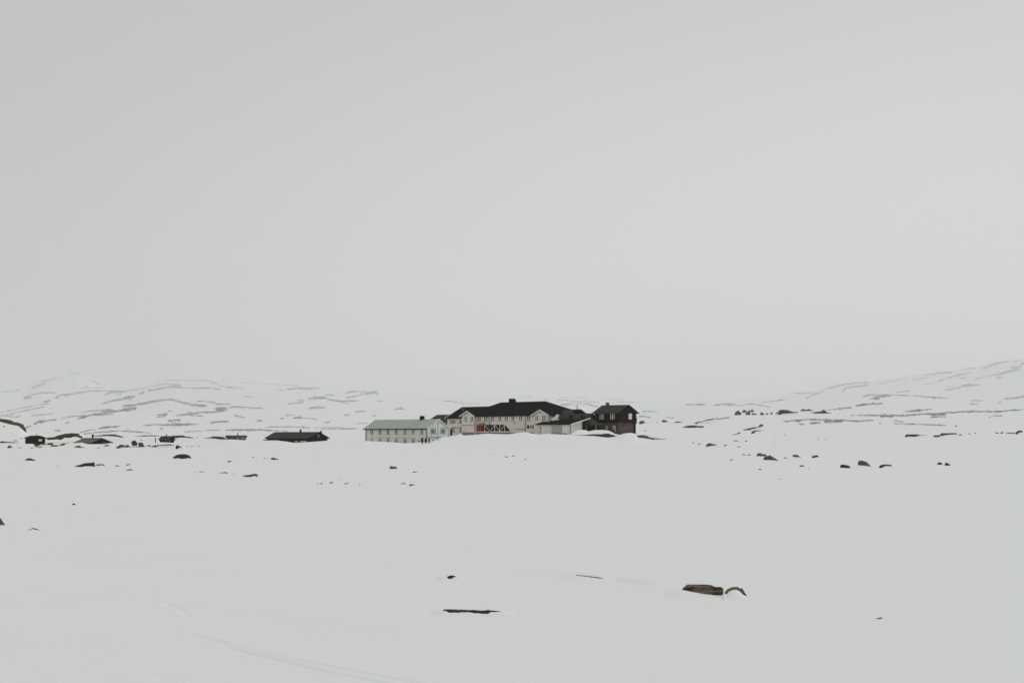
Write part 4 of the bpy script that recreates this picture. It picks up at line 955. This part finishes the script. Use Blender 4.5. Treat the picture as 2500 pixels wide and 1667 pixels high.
a = front.a(1196.3); mb = MB(); mb.tube([front.p(a + 1.1, front.z(1192, 1019), .3), front.p(a + .5, front.z(1192, 1020), .3), front.p(a, front.z(1196, 1024.5), .3), front.p(a, front.z(1196, 1058), .3)], .09); mb.build('downpipe', M['downpipe'], root)
# aerial on the left slope of the roof
mb = MB(); up = f.u_of(1130.6, 3.2); zb = zew + 1.2
mb.tube([f.w(up, 3.2, zb), f.w(up, 3.2, f.z_of(983.5, up, 3.2))], .035, 6)
zc = f.z_of(999.5, up, 3.2)
mb.tube([f.w(up - .75, 3.2, zc), f.w(up + .75, 3.2, zc)], .03, 6)
for k in (-.75, .75, .25): mb.tube([f.w(up + k, 3.2, zc - .05), f.w(up + k, 3.2, zc + .6)], .025, 6)
mb.build('aerial', M['greymetal'], root)
hotel_f = f

# --- the dark-roofed house behind the lodge
g_ = Fr(1103, 436, 45)
W2 = 11.0; vm = W2 / 2
UL = g_.u_of(1047, 0)
ze2 = g_.z_of(1030, 0, 0); zr2 = g_.z_of(1012.3, g_.u_of(1080, vm), vm)
root = empty('rear_house', g_.w(0, 0, 5)); tag(root, 'house showing only its olive black roof behind the white lodge gable', 'building')
ur = g_.u_of(1097, vm); ul = g_.u_of(1068, vm)
mb = MB(); g_.gable_walls(mb, ur, ul, 0, W2, 2, ze2 - 1.6, zr2 - .3); mb.build('wall', M['mid_wood'], root)
mb = MB(); g_.gable_roof(mb, ur, ul, -1.2, W2 + 1.2, ze2 - 1.2, zr2 - .2, ov=.3, th=.22, ev=.4); mb.build('roof', M['grey_roof'], root)

# --- annex in front of the right gable
f = hotel_f
va = -4.0; vb = 3.4
UR = f.u_of(1394.6, va); UL = f.u_of(1310.8, va)
ze = f.z_of(1035.6, UR, va); zb_ = f.z_of(1021.2, UR, vb)
root = empty('annex', f.w((UR + UL) / 2, va, 4.8)); tag(root, 'low cream annex with grey-green door panel and snow on its sloping black roof', 'building')
vk = f.v_of(1421, UR); zk = ze + (zb_ - ze) * (vk - va) / (vb - va)
mb = MB(); pr = [(va, 2.5), (vk, 2.5), (vk, zk), (va, ze)]
mb.prism([f.w(UR, v, z) for v, z in pr], [f.w(UL, v, z) for v, z in pr]); mb.build('wall', M['cream_v'], root)
mb = MB(); pr = [(vk + .003, 2.5), (vb, 2.5), (vb, zb_), (vk + .003, zk)]
mb.prism([f.w(UR + 1.6, v, z) for v, z in pr], [f.w(UL, v, z) for v, z in pr]); mb.build('store_wall', M['brown_wood'], root)
sl = (zb_ - ze) / (vb - va)
mb = MB(); pr = [(va - .5, ze - .5 * sl + .01), (vb, zb_ + .01), (vb, zb_ + .21), (va - .5, ze - .5 * sl + .21)]
mb.prism([f.w(UR - .35, v, z) for v, z in pr], [f.w(UL + .5, v, z) for v, z in pr]); rf = mb.build('roof', M['black_roof'], root)
mb = MB(); pr = [(va - .52, ze - .52 * sl - .12), (vb + .1, zb_ - .10), (vb + .1, zb_ + .23), (va - .52, ze - .52 * sl + .22)]
mb.prism([f.w(UR - .42, v, z) for v, z in pr], [f.w(UR - .353, v, z) for v, z in pr]); mb.build('bargeboard', M['trimcream'], rf)
# snow left on the annex roof, in the lee of the gable
mb = MB(); random.seed(5)
def roofz(v): return ze + (v - va) * sl + .21
outl = [(1343.5, 1023), (1349, 1019.5), (1355, 1016.5), (1358, 1011.6), (1361.5, 1011), (1365.5, 1014), (1363, 1018.5), (1360.5, 1021.5), (1366, 1023.6), (1367.5, 1027.6), (1357, 1028), (1349, 1027.4), (1345, 1025.6)]
Yp = f.w(f.u_of(1352, 0.5), .5, 0).y
cut = [PX(x, y, Yp + (1024 - y) * .02) for x, y in outl]
mb.prism([p + Vector((0, -.25, 0)) for p in cut], [p + Vector((0.1, .6, 0)) for p in cut]); mb.build('roof_snow', M['snow2'], root, bevel=.12)
ff = f.front(va)
flat(ff, 'door', root, 1313.2, 1319.4, 1041.5, 1061, 'paleblue', .06, label='pale blue door'); flat(ff, 'door_frame', root, 1320, 1320.9, 1041.5, 1061, 'downpipe', .08)
flat(ff, 'garage_door', root, 1346.4, 1372.4, 1038.4, 1057.4, 'greengrey', .07)
d_ = flat(ff, 'glazed_door', root, 1373.6, 1384.6, 1039.2, 1057.4, 'trim', .09)
for y0, y1 in ((1041.4, 1043.2), (1044.4, 1046.4), (1049.5, 1052.6)): flat(ff, 'pane', d_, 1375, 1383.2, y0, y1, 'blind', .11, .09)
flat(ff, 'panel', root, 1324, 1344, 1041, 1052, 'offwhite', .05); flat(ff, 'vent', root, 1361, 1364, 1036, 1037.4, 'downpipe', .12)
flat(ff, 'plinth', root, 1345.6, 1383, 1057.6, 1066, 'shade', .12)
flat(ff, 'corner_board', root, 1393.2, 1394.6, 1037, 1066, 'downpipe', .08)
fs = f.side(UR); flat(fs, 'corner_board', root, 1394.7, 1396.6, 1036.2, 1066, 'trim', .08)

# --- link building with two small roof gables
zeL = f.z_of(1020.4, f.u_of(1387, vb), vb); vr_ = vb + 5; zrL = f.z_of(1000.4, f.u_of(1417, vr_), vr_)
root = empty('link_building', f.w(f.u_of(1400, vb), vb, 5)); tag(root, 'dark grey roofed link with two little pointed dormers and a thin black flue', 'building')
uR = f.u_of(1387, vb); uL = f.u_of(1352, vb)
mb = MB(); f.gable_walls(mb, uR, uL, vb + .02, vb + 10, 2.5, zeL, zrL); mb.build('wall', M['black_wood'], root)
mb = MB(); f.gable_roof(mb, uR, uL, vb + .02, vb + 10, zeL, zrL, ov=.3, th=.18, ev=.3); mb.build('roof', M['grey_roof'], root)
for pl, pr_, pa in ((1367, 1388, 1010.2), (1397, 1415.6, 1010.4)):
    v0_, v1_ = 1.7, 3.3; a0 = f.u_of(pr_, v0_); a1 = f.u_of(pl, v0_)
    z_e = f.z_of(1021.6, a0, v0_); z_r = f.z_of(pa, a0, 2.5)
    mb = MB(); f.gable_walls(mb, a0, a1, v0_, v1_, z_e - 1.5, z_e, z_r); dm = mb.build('dormer', M['black_wood'], root)
    mb = MB(); f.gable_roof(mb, a0, a1, v0_, v1_, z_e, z_r, ov=.12, th=.08, ev=.12); mb.build('dormer_roof', M['grey_roof'], dm)
u_ = f.u_of(1410.5, 6.4); zt = f.z_of(1001, u_, 6.4)
mb = MB(); f.box(mb, f.u_of(1418, 6.4), f.u_of(1403.4, 6.4), 5.8, 7, zt - 2.2, zt); ch = mb.build('chimney', M['metal'], root)
u_ = f.u_of(1409, 6.4); mb = MB(); mb.tube([f.w(u_, 6.4, zt - .3), f.w(u_, 6.4, f.z_of(988, u_, 6.4))], .1); mb.build('flue', M['metal'], ch)
v0_, v1_ = 5.0, 10.0; a0 = f.u_of(1447, 7.5); a1 = f.u_of(1408, 7.5)
z_e = f.z_of(1023, a0, v0_); z_r = f.z_of(1010, a0, 7.5)
mb = MB(); f.gable_walls(mb, a0, a1, v0_, v1_, 2.5, z_e, z_r); mb.build('passage', M['black_wood'], root)
mb = MB(); f.gable_roof(mb, a0, a1, v0_, v1_, z_e, z_r, ov=.1, th=.15, ev=.3); mb.build('passage_roof', M['grey_roof'], root)

# --- entrance porch
p_ = Fr(1457, 391, 45); UL = p_.u_of(1426); WD = 2.0
ze = p_.z_of(1036.2, 0, 0); zr = p_.z_of(1027.5, 0, WD / 2)
root = empty('entrance_porch', p_.w(0, 0, 5)); tag(root, 'small dark porch with spreading grey roof and pale posts between annex and black house', 'porch')
mb = MB(); p_.gable_walls(mb, .25, UL, .5, WD, 2.5, ze - .1, zr - .1); mb.build('wall', M['brown_wood'], root)
mb = MB(); bm = mb.bm                       # hipped roof drawn up to a short ridge against the house behind
c_ = [p_.w(-.4, -.3, ze), p_.w(UL + .3, -.3, ze), p_.w(UL + .3, WD + .2, ze + .1), p_.w(-.4, WD + .2, ze + .1)]
top = [p_.w(p_.u_of(1452, 1.6), 1.6, p_.z_of(1026, 0, 1.6)), p_.w(p_.u_of(1444, 1.6), 1.6, p_.z_of(1020, 0, 1.6))]
vb0 = [bm.verts.new(q - Vector((0, 0, .12))) for q in c_]; vb1 = [bm.verts.new(q) for q in c_]; tv = [bm.verts.new(q) for q in top]
bm.faces.new(vb0)
for k in range(4): bm.faces.new([vb0[k], vb0[(k + 1) % 4], vb1[(k + 1) % 4], vb1[k]])
bm.faces.new([vb1[0], vb1[1], tv[1], tv[0]]); bm.faces.new([vb1[1], vb1[2], tv[1]]); bm.faces.new([vb1[2], vb1[3], tv[0], tv[1]]); bm.faces.new([vb1[3], vb1[0], tv[0]])
mb.build('roof', M['grey_roof'], root)
pf = p_.front(0)
for x in (1431.2, 1454.6):
    mb = MB(); pf.bar(mb, (pf.a(x), 3.5), (pf.a(x), ze - .13), .16, -.16, 0); mb.build('post', M['greymetal'], root)

# --- the black house on a stone ground floor
f = Fr(1511, 402, 42)
UL = f.u_of(1451.6); WD = f.v_of(1553.6)
ze = f.z_of(1006.4, 0, 0); zr = f.z_of(989.6, 0, WD / 2); zm = f.z_of(1031.6, 0, 0)
root = empty('black_house', f.w(0, 0, 5)); tag(root, 'tall black timber house on a stone ground floor with white paned windows', 'building')
mb = MB(); f.gable_walls(mb, 0, UL, 0, WD, zm, ze, zr); mb.build('upper_wall', M['black_wood'], root)
mb = MB(); pr = [(.003, zm + .003), (WD - .003, zm + .003), (WD - .003, ze), (WD / 2, zr - .003), (.003, ze)]
mb.prism([f.w(-.02, v, z) for v, z in pr], [f.w(-.001, v, z) for v, z in pr]); mb.build('gable_cladding', M['brown_wood'], root)
mb = MB(); f.box(mb, .2, f.u_of(1466, .2), .2, WD - 1.1, 2.2, zm - .003); mb.build('stone_wall', M['stone'], root)
mb = MB(); f.box(mb, f.u_of(1466, .2) + .003, UL - .3, .5, WD - 1.1, 2.2, zm - .003); mb.build('lower_wall', M['brown_wood'], root)
mb = MB(); f.box(mb, .12, f.u_of(1459, WD), WD - 1.099, WD - .1, 2.2, zm - .003); mb.build('corner_wall', M['black_wood'], root)
mb = MB(); f.gable_roof(mb, 0, UL, 0, WD, ze, zr, ov=.5, th=.18, ev=.6); mb.build('roof', M['grey_roof'], root)
barge(f, root, 0, WD, ze, zr, .5, .6, 'black_wood', hgt=.25)
chimney(f, root, 1479.6, 1486.8, 983.4, WD / 2, zr - .5, 'grey_block', depth=.7)
front = f.front(0); side = f.side(-.02)
window(front, root, 1465, 1473.4, 1011.3, 1022.4, 2, 3, post=.2, fw=.12, sill=False); window(front, root, 1491.3, 1499.6, 1010.8, 1022, 2, 3, post=.2, fw=.12, sill=False)
window(side, root, 1535.2, 1541.6, 1010.6, 1022, 2, 4, post=.12, fw=.14, glass='blind', sill=False, label='pale curtained window in the gable')
fs = f.front(.2)
window(fs, root, 1479.8, 1482.8, 1040.4, 1046.4, 1, 1, fw=.12, sill=False, frame='trimcream'); window(fs, root, 1497, 1501.4, 1040, 1046.6, 2, 2, fw=.1, sill=False, frame='trimcream')
mb = MB(); a = fs.a(1502.8); fs.bar(mb, (a, fs.z(1502.8, 1062)), (a, fs.z(1502.8, 1038.8)), .12, .1, .2); mb.build('post', M['trimcream'], root)
mb = MB(); u_, v_ = -.02, WD + .05
f.box(mb, .6, 2.6, WD + .003, WD + 1.0, f.z_of(1034, 0, WD), f.z_of(1022, 0, WD))
mb.hexa([f.w(.5, WD + .003, f.z_of(1022, 0, WD) + .003), f.w(2.7, WD + .003, f.z_of(1022, 0, WD) + .003), f.w(2.7, WD + 1.1, f.z_of(1022, 0, WD) + .003), f.w(.5, WD + 1.1, f.z_of(1022, 0, WD) + .003),
         f.w(.5, WD + .003, f.z_of(1017.6, 0, WD)), f.w(2.7, WD + .003, f.z_of(1017.6, 0, WD)), f.w(2.7, WD + 1.1, f.z_of(1021, 0, WD)), f.w(.5, WD + 1.1, f.z_of(1021, 0, WD))])
mb.build('side_bay', M['grey_roof'], root)

# --- the long dark lodge half sunk in snow
f = Fr(755, 425, 40)
UL = f.u_of(650.5); WD = f.v_of(799.6)
ze = f.z_of(1068.6, 0, 0); zr = f.z_of(1055.6, 0, WD / 2)
root = empty('sunken_lodge', f.w(0, 0, 2.6)); tag(root, 'long low black lodge with olive grey roof sunk in snow, two round-topped chimneys', 'building')
mb = MB(); f.gable_walls(mb, 0, UL, 0, WD, .3, ze, zr); mb.build('wall', M['brown_wood'], root)
mb = MB(); f.gable_roof(mb, 0, UL, 0, WD, ze, zr, ov=.45, th=.18, ev=.5); mb.build('roof', M['grey_roof'], root)
barge(f, root, 0, WD, ze, zr, .45, .5, 'black_wood', hgt=.22)
for x, y, v_ in ((733.6, 1047.6, WD / 2), (783.6, 1051.6, WD * .56)):
    u_ = f.u_of(x, v_) if x < 760 else .6
    v_ = v_ if x < 760 else f.v_of(x, .6)
    zt = f.z_of(y, u_, v_); mb = MB()
    mb.tube([f.w(u_, v_, zt - 1.8), f.w(u_, v_, zt - .25), f.w(u_, v_, zt)], [.3, .3, .18], 12); mb.build('chimney', M['metal'], root)
front = f.front(0); side = f.side(0)
for a_, b_, n_ in ((720.6, 723.4, 1), (724.2, 727, 1), (734.2, 738.4, 2), (739.2, 743, 2), (743.8, 747.6, 2)): window(front, root, a_, b_, 1077, 1083, n_, sill=False, fw=.12, glass='dark' if False else 'glass', post=.1)
window(side, root, 775.2, 779, 1060, 1066.6, 2, 3, frame='greymetal', sill=False, fw=.06, post=.05)
mb = MB(); f.box(mb, UL - 3.2, UL - .1, -1.1, -.003, .3, ze - .75); mb.build('store_wall', M['brown_wood'], root)
mb = MB(); f.box(mb, UL - 3.4, UL + .1, -1.4, -.003, ze - .74, ze - .55); mb.build('store_roof', M['grey_roof'], root)

# --- cabins at the left
def cabin(px, Y, deg, pl, pr_, pe, pa, wm, rm, label, name='cabin', chim=None, z0=0.0, ov=.35, ev=.4, half=False):
    f = Fr(px, Y, deg); UL = f.u_of(pl); WD = f.v_of(pr_)
    ze = f.z_of(pe, 0, 0); zr = f.z_of(pa, 0, WD / 2) - .15
    root = empty(name, f.w(0, 0, ze - 1.6)); tag(root, label, 'cabin')
    mb = MB(); f.gable_walls(mb, 0, UL, 0, WD, z0, ze, zr); mb.build('wall', M[wm], root)
    mb = MB(); f.gable_roof(mb, 0, UL, 0, WD, ze, zr, ov=ov, th=.15, ev=ev); rf = mb.build('roof', M[rm], root)
    if chim:
        x, y, r, v_ = chim; u_ = f.u_of(x, WD * v_); zt = f.z_of(y, u_, WD * v_)
        mb = MB(); mb.tube([f.w(u_, WD * v_, zr - 1.2), f.w(u_, WD * v_, zt)], r, 10)
        mb.tube([f.w(u_, WD * v_, zt + .004), f.w(u_, WD * v_, zt + .14)], [r * 1.5, r * 1.3], 10)
        mb.build('chimney', M['metal'], root)
    return f, root
f, r = cabin(81.5, 430, 40, 61.5, 110.6, 1069, 1063, 'brown_wood', 'brown_wood', 'dark brown cabin with one lit-looking pale window in its gable, leftmost of the cabins', chim=(89.6, 1059.6, .1, .4))
window(f.side(0), r, 94.8, 98, 1072.4, 1076, 1, sill=False, fw=.1, frame='trimcream', glass='blind'); window(f.side(0), r, 98.9, 101.8, 1072.4, 1076, 1, sill=False, fw=.1, frame='trimcream', glass='blind')
f, r = cabin(222, 430, 42, 182, 273, 1080.5, 1068.8, 'brown_wood', 'tan_roof', 'snowed-in cabin with broad tan roof reaching down to the snow and a black stovepipe', chim=(226.4, 1061, .26, .5), ov=.4)
f, r = cabin(415.5, 436, 50, 390, 425, 1071, 1064.2, 'black_wood', 'grey_roof', 'small black cabin with white corner post and grey window, between boulders and the tawny cabin', chim=(406.2, 1061.4, .16, .5))
window(f.front(0), r, 404.4, 408.8, 1072.2, 1075.6, 2, 2, sill=False, fw=.06, frame='greymetal', post=.05)
mb = MB(); ff = f.front(0); a = ff.a(415); ff.bar(mb, (a, ff.z(415, 1085)), (a, ff.z(415, 1070.6)), .16, .03, .14); mb.build('corner_board', M['greymetal'], r)
f, r = cabin(599, 470, 18, 553, 600.4, 1065, 1062.4, 'mid_wood', 'mid_wood', 'weathered grey brown cabin with bright windows standing alone left of the sunken lodge', chim=(580.4, 1056.6, .13, .5))
ff = f.front(0)
window(ff, r, 578.8, 582.8, 1066.2, 1069.4, 1, sill=False, fw=.1, glass='blind')
for a_ in (589.2, 591.9, 594.4): window(ff, r, a_, a_ + 1.7, 1066.2, 1069.4, 1, sill=False, fw=.08, glass='blind')

# small vent pipe left of the black cabin
p = PX(379.6, 1069, 431); gz = zat(p.x, 431); mb = MB()
mb.tube([Vector((p.x, 431, gz - .1)), Vector((p.x, 431, p.z - .3)), Vector((p.x, 431, p.z))], [.12, .14, .2], 10)
tag(mb.build('vent_pipe', M['metal']), 'short black vent pipe in the snow just left of the small black cabin', 'vent pipe')

# ------------------------------------------------------------------ rocks: closed bodies whose outline is the one seen, with depth of their own
def inside(p, poly):
    c = False; n_ = len(poly); j = n_ - 1
    for i in range(n_):
        if (poly[i][1] > p[1]) != (poly[j][1] > p[1]) and p[0] < (poly[j][0] - poly[i][0]) * (p[1] - poly[i][1]) / (poly[j][1] - poly[i][1] + 1e-12) + poly[i][0]: c = not c
        j = i
    return c
def rock_body(name, pts, m_, Y=None, flat_front=False, seed=0, thick=None, rough=.12, parent=None, sink=.12, step_px=None):
    ys = [p[1] for p in pts]; xs = [p[0] for p in pts]
    xm = (min(xs) + max(xs)) / 2; base = max(ys)
    if Y is None:
        jb = ys.index(base); Y = hit(xs[jb] * .5 + xm * .5, base)
    sc = Y / F
    P_ = [((x - CX) * sc, H + (HY - y) * sc) for x, y in pts]
    hgt = (max(ys) - min(ys)) * sc; wid = (max(xs) - min(xs)) * sc
    T = thick or max(min(.42 * wid, 1.3 * hgt + .12 * wid), .06)
    # resample the rim
    per = sum(math.dist(P_[i], P_[(i + 1) % len(P_)]) for i in range(len(P_)))
    st = max(per / 110, min(wid, hgt) * .09, sc * .6)
    rim = []
    rnd = random.Random(seed)
    for i in range(len(P_)):
        a, b_ = P_[i], P_[(i + 1) % len(P_)]; n_ = max(1, int(round(math.dist(a, b_) / st)))
        for k in range(n_):
            t_ = k / n_; x = a[0] + (b_[0] - a[0]) * t_; z = a[1] + (b_[1] - a[1]) * t_
            if k: x += rnd.uniform(-.12, .12) * st; z += rnd.uniform(-.12, .12) * st
            rim.append((x, z))
    zlo = min(p[1] for p in rim)
    ip = []
    x = min(p[0] for p in rim)
    cx0, cx1 = min(p[0] for p in rim), max(p[0] for p in rim); cz0, cz1 = zlo, max(p[1] for p in rim)
    g0 = max(st * .9, (cx1 - cx0) / 60)
    nx = int((cx1 - cx0) / g0) + 1; nz = int((cz1 - cz0) / g0) + 1
    for i in range(nx):
        for j in range(nz):
            q = (cx0 + (i + .5 + rnd.uniform(-.3, .3)) * g0, cz0 + (j + .5 + rnd.uniform(-.3, .3)) * g0)
            if inside(q, rim): ip.append(q)
    nr_ = len(rim)
    A = np.array(rim)
    def dist(q):
        return float(np.min(np.hypot(A[:, 0] - q[0], A[:, 1] - q[1])))
    allp = rim + [q for q in ip if dist(q) > g0 * .45]
    vs, es, fs_, ov_, oe, of = delaunay_2d_cdt([Vector(p) for p in allp], [(i, (i + 1) % nr_) for i in range(nr_)], [list(range(nr_))], 2, 1e-7)
    ds = [dist(v) for v in vs]; dm = max(ds) or 1
    rimset = set(i for i, v in enumerate(vs) if ds[i] < 1e-5)
    def mk(sgn):
        o_ = []
        for i, v in enumerate(vs):
            r_ = min(ds[i] / dm, 1)
            prof = math.sqrt(1 - (1 - r_) ** 2)
            nv = mnoise.noise(Vector((v.x / max(hgt, .1) * 1.7 + seed, v.y / max(hgt, .1) * 2.4, sgn * 3)))
            n2_ = mnoise.noise(Vector((v.x / max(hgt, .1) * 5 + seed, v.y / max(hgt, .1) * 7, sgn * 5)))
            dep = T * prof * (.72 + .5 * nv + .22 * n2_)
            # a rock leans back: its top lies further away than its foot
            lean = (v.y - zlo) / max(cz1 - zlo, .01) * T * .35
            o_.append(Vector((v.x, Y + lean + sgn * dep * ((.34 if flat_front else .75) if sgn < 0 else .9), v.y - (sink * hgt if (v.y - zlo) < .12 * hgt else 0))))
        return o_
    Ff, Bb = mk(-1), mk(1)
    bm = bmesh.new()
    vf = [bm.verts.new(p) for p in Ff]
    vb_ = [vf[i] if i in rimset else bm.verts.new(p) for i, p in enumerate(Bb)]
    for tri in fs_:
        for L_, rev in ((vf, 0), (vb_, 1)):
            q = [L_[k] for k in tri]
            if rev: q = q[::-1]
            try: bm.faces.new(q)
            except ValueError: pass
    bmesh.ops.recalc_face_normals(bm, faces=bm.faces)
    loc = Vector(((cx0 + cx1) / 2, Y, zlo))
    for v in bm.verts: v.co -= loc
    me = bpy.data.meshes.new(name); bm.to_mesh(me); bm.free()
    for p_ in me.polygons: p_.use_smooth = True
    o = link_mesh(name, me, M[m_])
    o.location = loc
    return o


for nm_, pts_, m_, lb_, cat_, grp_, kw_ in ROCKS:
    bk = kw_.pop('bank', None)
    o = rock_body(nm_, bk[0] if bk else pts_, m_, flat_front=bool(bk), **({**kw_, 'Y': bk[1], 'thick': bk[2]} if bk else kw_))
    tag(o, lb_, cat_, grp_)
# ------------------------------------------------------------------ things by the buildings
mb = MB(); Yb = 382.5
for x0, x1, y0, y1 in ((1020.6, 1037.2, 1075.2, 1077.0),):
    p0, p1 = PX(x0, y1, Yb + 1.5), PX(x1, y0, Yb)
    mb.hexa([Vector((p0.x, Yb + 1.5, p0.z)), Vector((p1.x, Yb, p0.z)), Vector((p1.x, Yb + .12, p0.z)), Vector((p0.x, Yb + 1.62, p0.z)), Vector((p0.x, Yb + 1.5, p1.z)), Vector((p1.x, Yb, p1.z)), Vector((p1.x, Yb + .12, p1.z)), Vector((p0.x, Yb + 1.62, p1.z))])
bt = empty('barrier', PX(1029, 1079, Yb + .8)); tag(bt, 'low red barrier board at the foot of the lodge wall behind the walkers', 'barrier')
mb.build('board', M['red'], bt)
for x in (1022.5, 1035.4):
    t_ = (x - 1020.6) / 16.6; yy = Yb + 1.56 - 1.5 * t_; p = PX(x, 1077.2, yy); mb = MB()
    mb.tube([Vector((p.x, yy, p.z - .6)), Vector((p.x, yy, p.z + .22))], .045, 6); mb.build('post', M['downpipe'], bt)

rp = [(1134, 1062.6), (1150, 1059.8), (1178, 1057.2), (1196, 1056.4), (1230, 1056.6), (1196, 1058.4), (1176, 1060.6), (1155, 1062.2)]
rr = rock_body('ramp', rp, 'foundation', Y=404, seed=4, thick=.8, sink=.02); tag(rr, 'grey brown ramp of bare ground along the hotel foundation under the red doors', 'ramp')

# ------------------------------------------------------------------ three walkers
def skin_mesh(name, verts, edges, radii, mt, parent, root=0):
    me = bpy.data.meshes.new(name); me.from_pydata(verts, edges, [])
    o = link_mesh(name, me, mt, parent)
    sk = o.modifiers.new('skin', 'SKIN'); sk.use_smooth_shade = True
    for i, r in enumerate(radii):
        me.skin_vertices[0].data[i].radius = (r, r) if not isinstance(r, tuple) else r
    me.skin_vertices[0].data[root].use_root = True
    sb = o.modifiers.new('sub', 'SUBSURF'); sb.levels = 1; sb.render_levels = 1
    return o
def person(px, py, hgt, heading, stride, label, jacket, trousers, arms=1.0):
    Y = hit(px, py); x = (px - CX) / F * Y
    r = empty('person', (x, Y, zat(x, Y)))
    r.rotation_euler = (0, 0, heading); k = hgt / 1.78; r.scale = (k, k, k)
    tag(r, label, 'person', 'people walking past the white lodge')
    s_ = stride
    # walks along local +x
    hip, chest, neck = (0, 0, .93), (.03, 0, 1.32), (.05, 0, 1.5)
    V = [hip, (.01, 0, 1.12), chest, neck, (.07, 0, 1.6), (.08, 0, 1.7),
         (0, .1, .9), (s_ * .45, .1, .5), (s_ * .8, .1, .09), (s_ * .8 + .16, .1, .04),
         (0, -.1, .9), (-s_ * .1, -.1, .5), (-s_ * .95, -.1, .13), (-s_ * .95 + .13, -.1, .05),
         (.03, .19, 1.40), (-.1 * arms, .25, 1.14), (.06 * arms, .24, .92), (.1 * arms, .23, .85),
         (.03, -.19, 1.40), (.1 * arms, -.25, 1.14), (.26 * arms, -.23, .95), (.31 * arms, -.22, .9)]
    E = [(0,1),(1,2),(2,3),(3,4),(4,5),(0,6),(6,7),(7,8),(8,9),(0,10),(10,11),(11,12),(12,13),(2,14),(14,15),(15,16),(16,17),(2,18),(18,19),(19,20),(20,21)]
    Rr = [.14,.13,.15,.055,.085,.09,.085,.058,.042,.04,.085,.058,.042,.04,.055,.045,.035,.04,.055,.045,.035,.04]
    skin_mesh('body', V, E, Rr, M['skin'], r)
    J = [0,1,2,14,15,16,18,19,20]
    mp_ = {v: i for i, v in enumerate(J)}
    skin_mesh('jacket', [V[i] for i in J] + [(0, 0, .84), (.05, 0, 1.47)], [(0,1),(1,2),(2,3),(3,4),(4,5),(2,6),(6,7),(7,8),(0,9),(2,10)], [.23,.22,.24,.11,.095,.08,.11,.095,.08,.21,.12], M[jacket], r)
    T_ = [0,6,7,8,10,11,12]
    skin_mesh('trousers', [V[i] for i in T_], [(0,1),(1,2),(2,3),(0,4),(4,5),(5,6)], [.19,.13,.11,.09,.13,.11,.09], M[trousers], r)
    for i, j in ((8, 9), (12, 13)):
        a_, b_ = Vector(V[i]), Vector(V[j]); skin_mesh('boot', [a_ + Vector((0, 0, .06)), a_ - Vector((0, 0, .02)), b_ + Vector((.04, 0, 0))], [(0,1),(1,2)], [.065,.06,.05], M['metal'], r)
    skin_mesh('hat', [(.06, 0, 1.69), (.06, 0, 1.76)], [(0,1)], [.108,.085], M['cloth'], r)
person(1030.6, 1083.6, 1.88, math.radians(-35), .16, 'tallest walker in black at the left of the three, legs close together', 'cloth', 'cloth', .8)
person(1039.2, 1082.9, 1.68, math.radians(-20), .2, 'walker in dark wine coat in the middle of the three', 'cloth_wine', 'cloth', .8)
person(1047.6, 1082.4, 1.66, math.radians(0), .34, 'walker in dark navy striding widely at the right of the three', 'cloth_navy', 'cloth', .8)

# ------------------------------------------------------------------ thin winter haze
bm = bmesh.new(); bmesh.ops.create_cube(bm, size=1)
me = bpy.data.meshes.new('haze'); bm.to_mesh(me); bm.free()
hz = bpy.data.objects.new('haze', me); col.objects.link(hz)
ztop, zbot = 720.0, -1.6
hz.scale = (44000, 44000, ztop - zbot); hz.location = (0, 0, (ztop + zbot) / 2)
hm = bpy.data.materials.new('winter haze'); hm.use_nodes = True; t = hm.node_tree; t.nodes.clear()
o_ = t.nodes.new('ShaderNodeOutputMaterial'); v_ = t.nodes.new('ShaderNodeVolumePrincipled')
v_.inputs['Color'].default_value = (0.97, 0.985, 0.98, 1); v_.inputs['Density'].default_value = 7.0e-5; v_.inputs['Anisotropy'].default_value = 0.0
t.links.new(v_.outputs[0], o_.inputs['Volume'])
me.materials.append(hm); tag(hz, 'thin pale winter haze over the whole plateau', None, None, 'stuff')
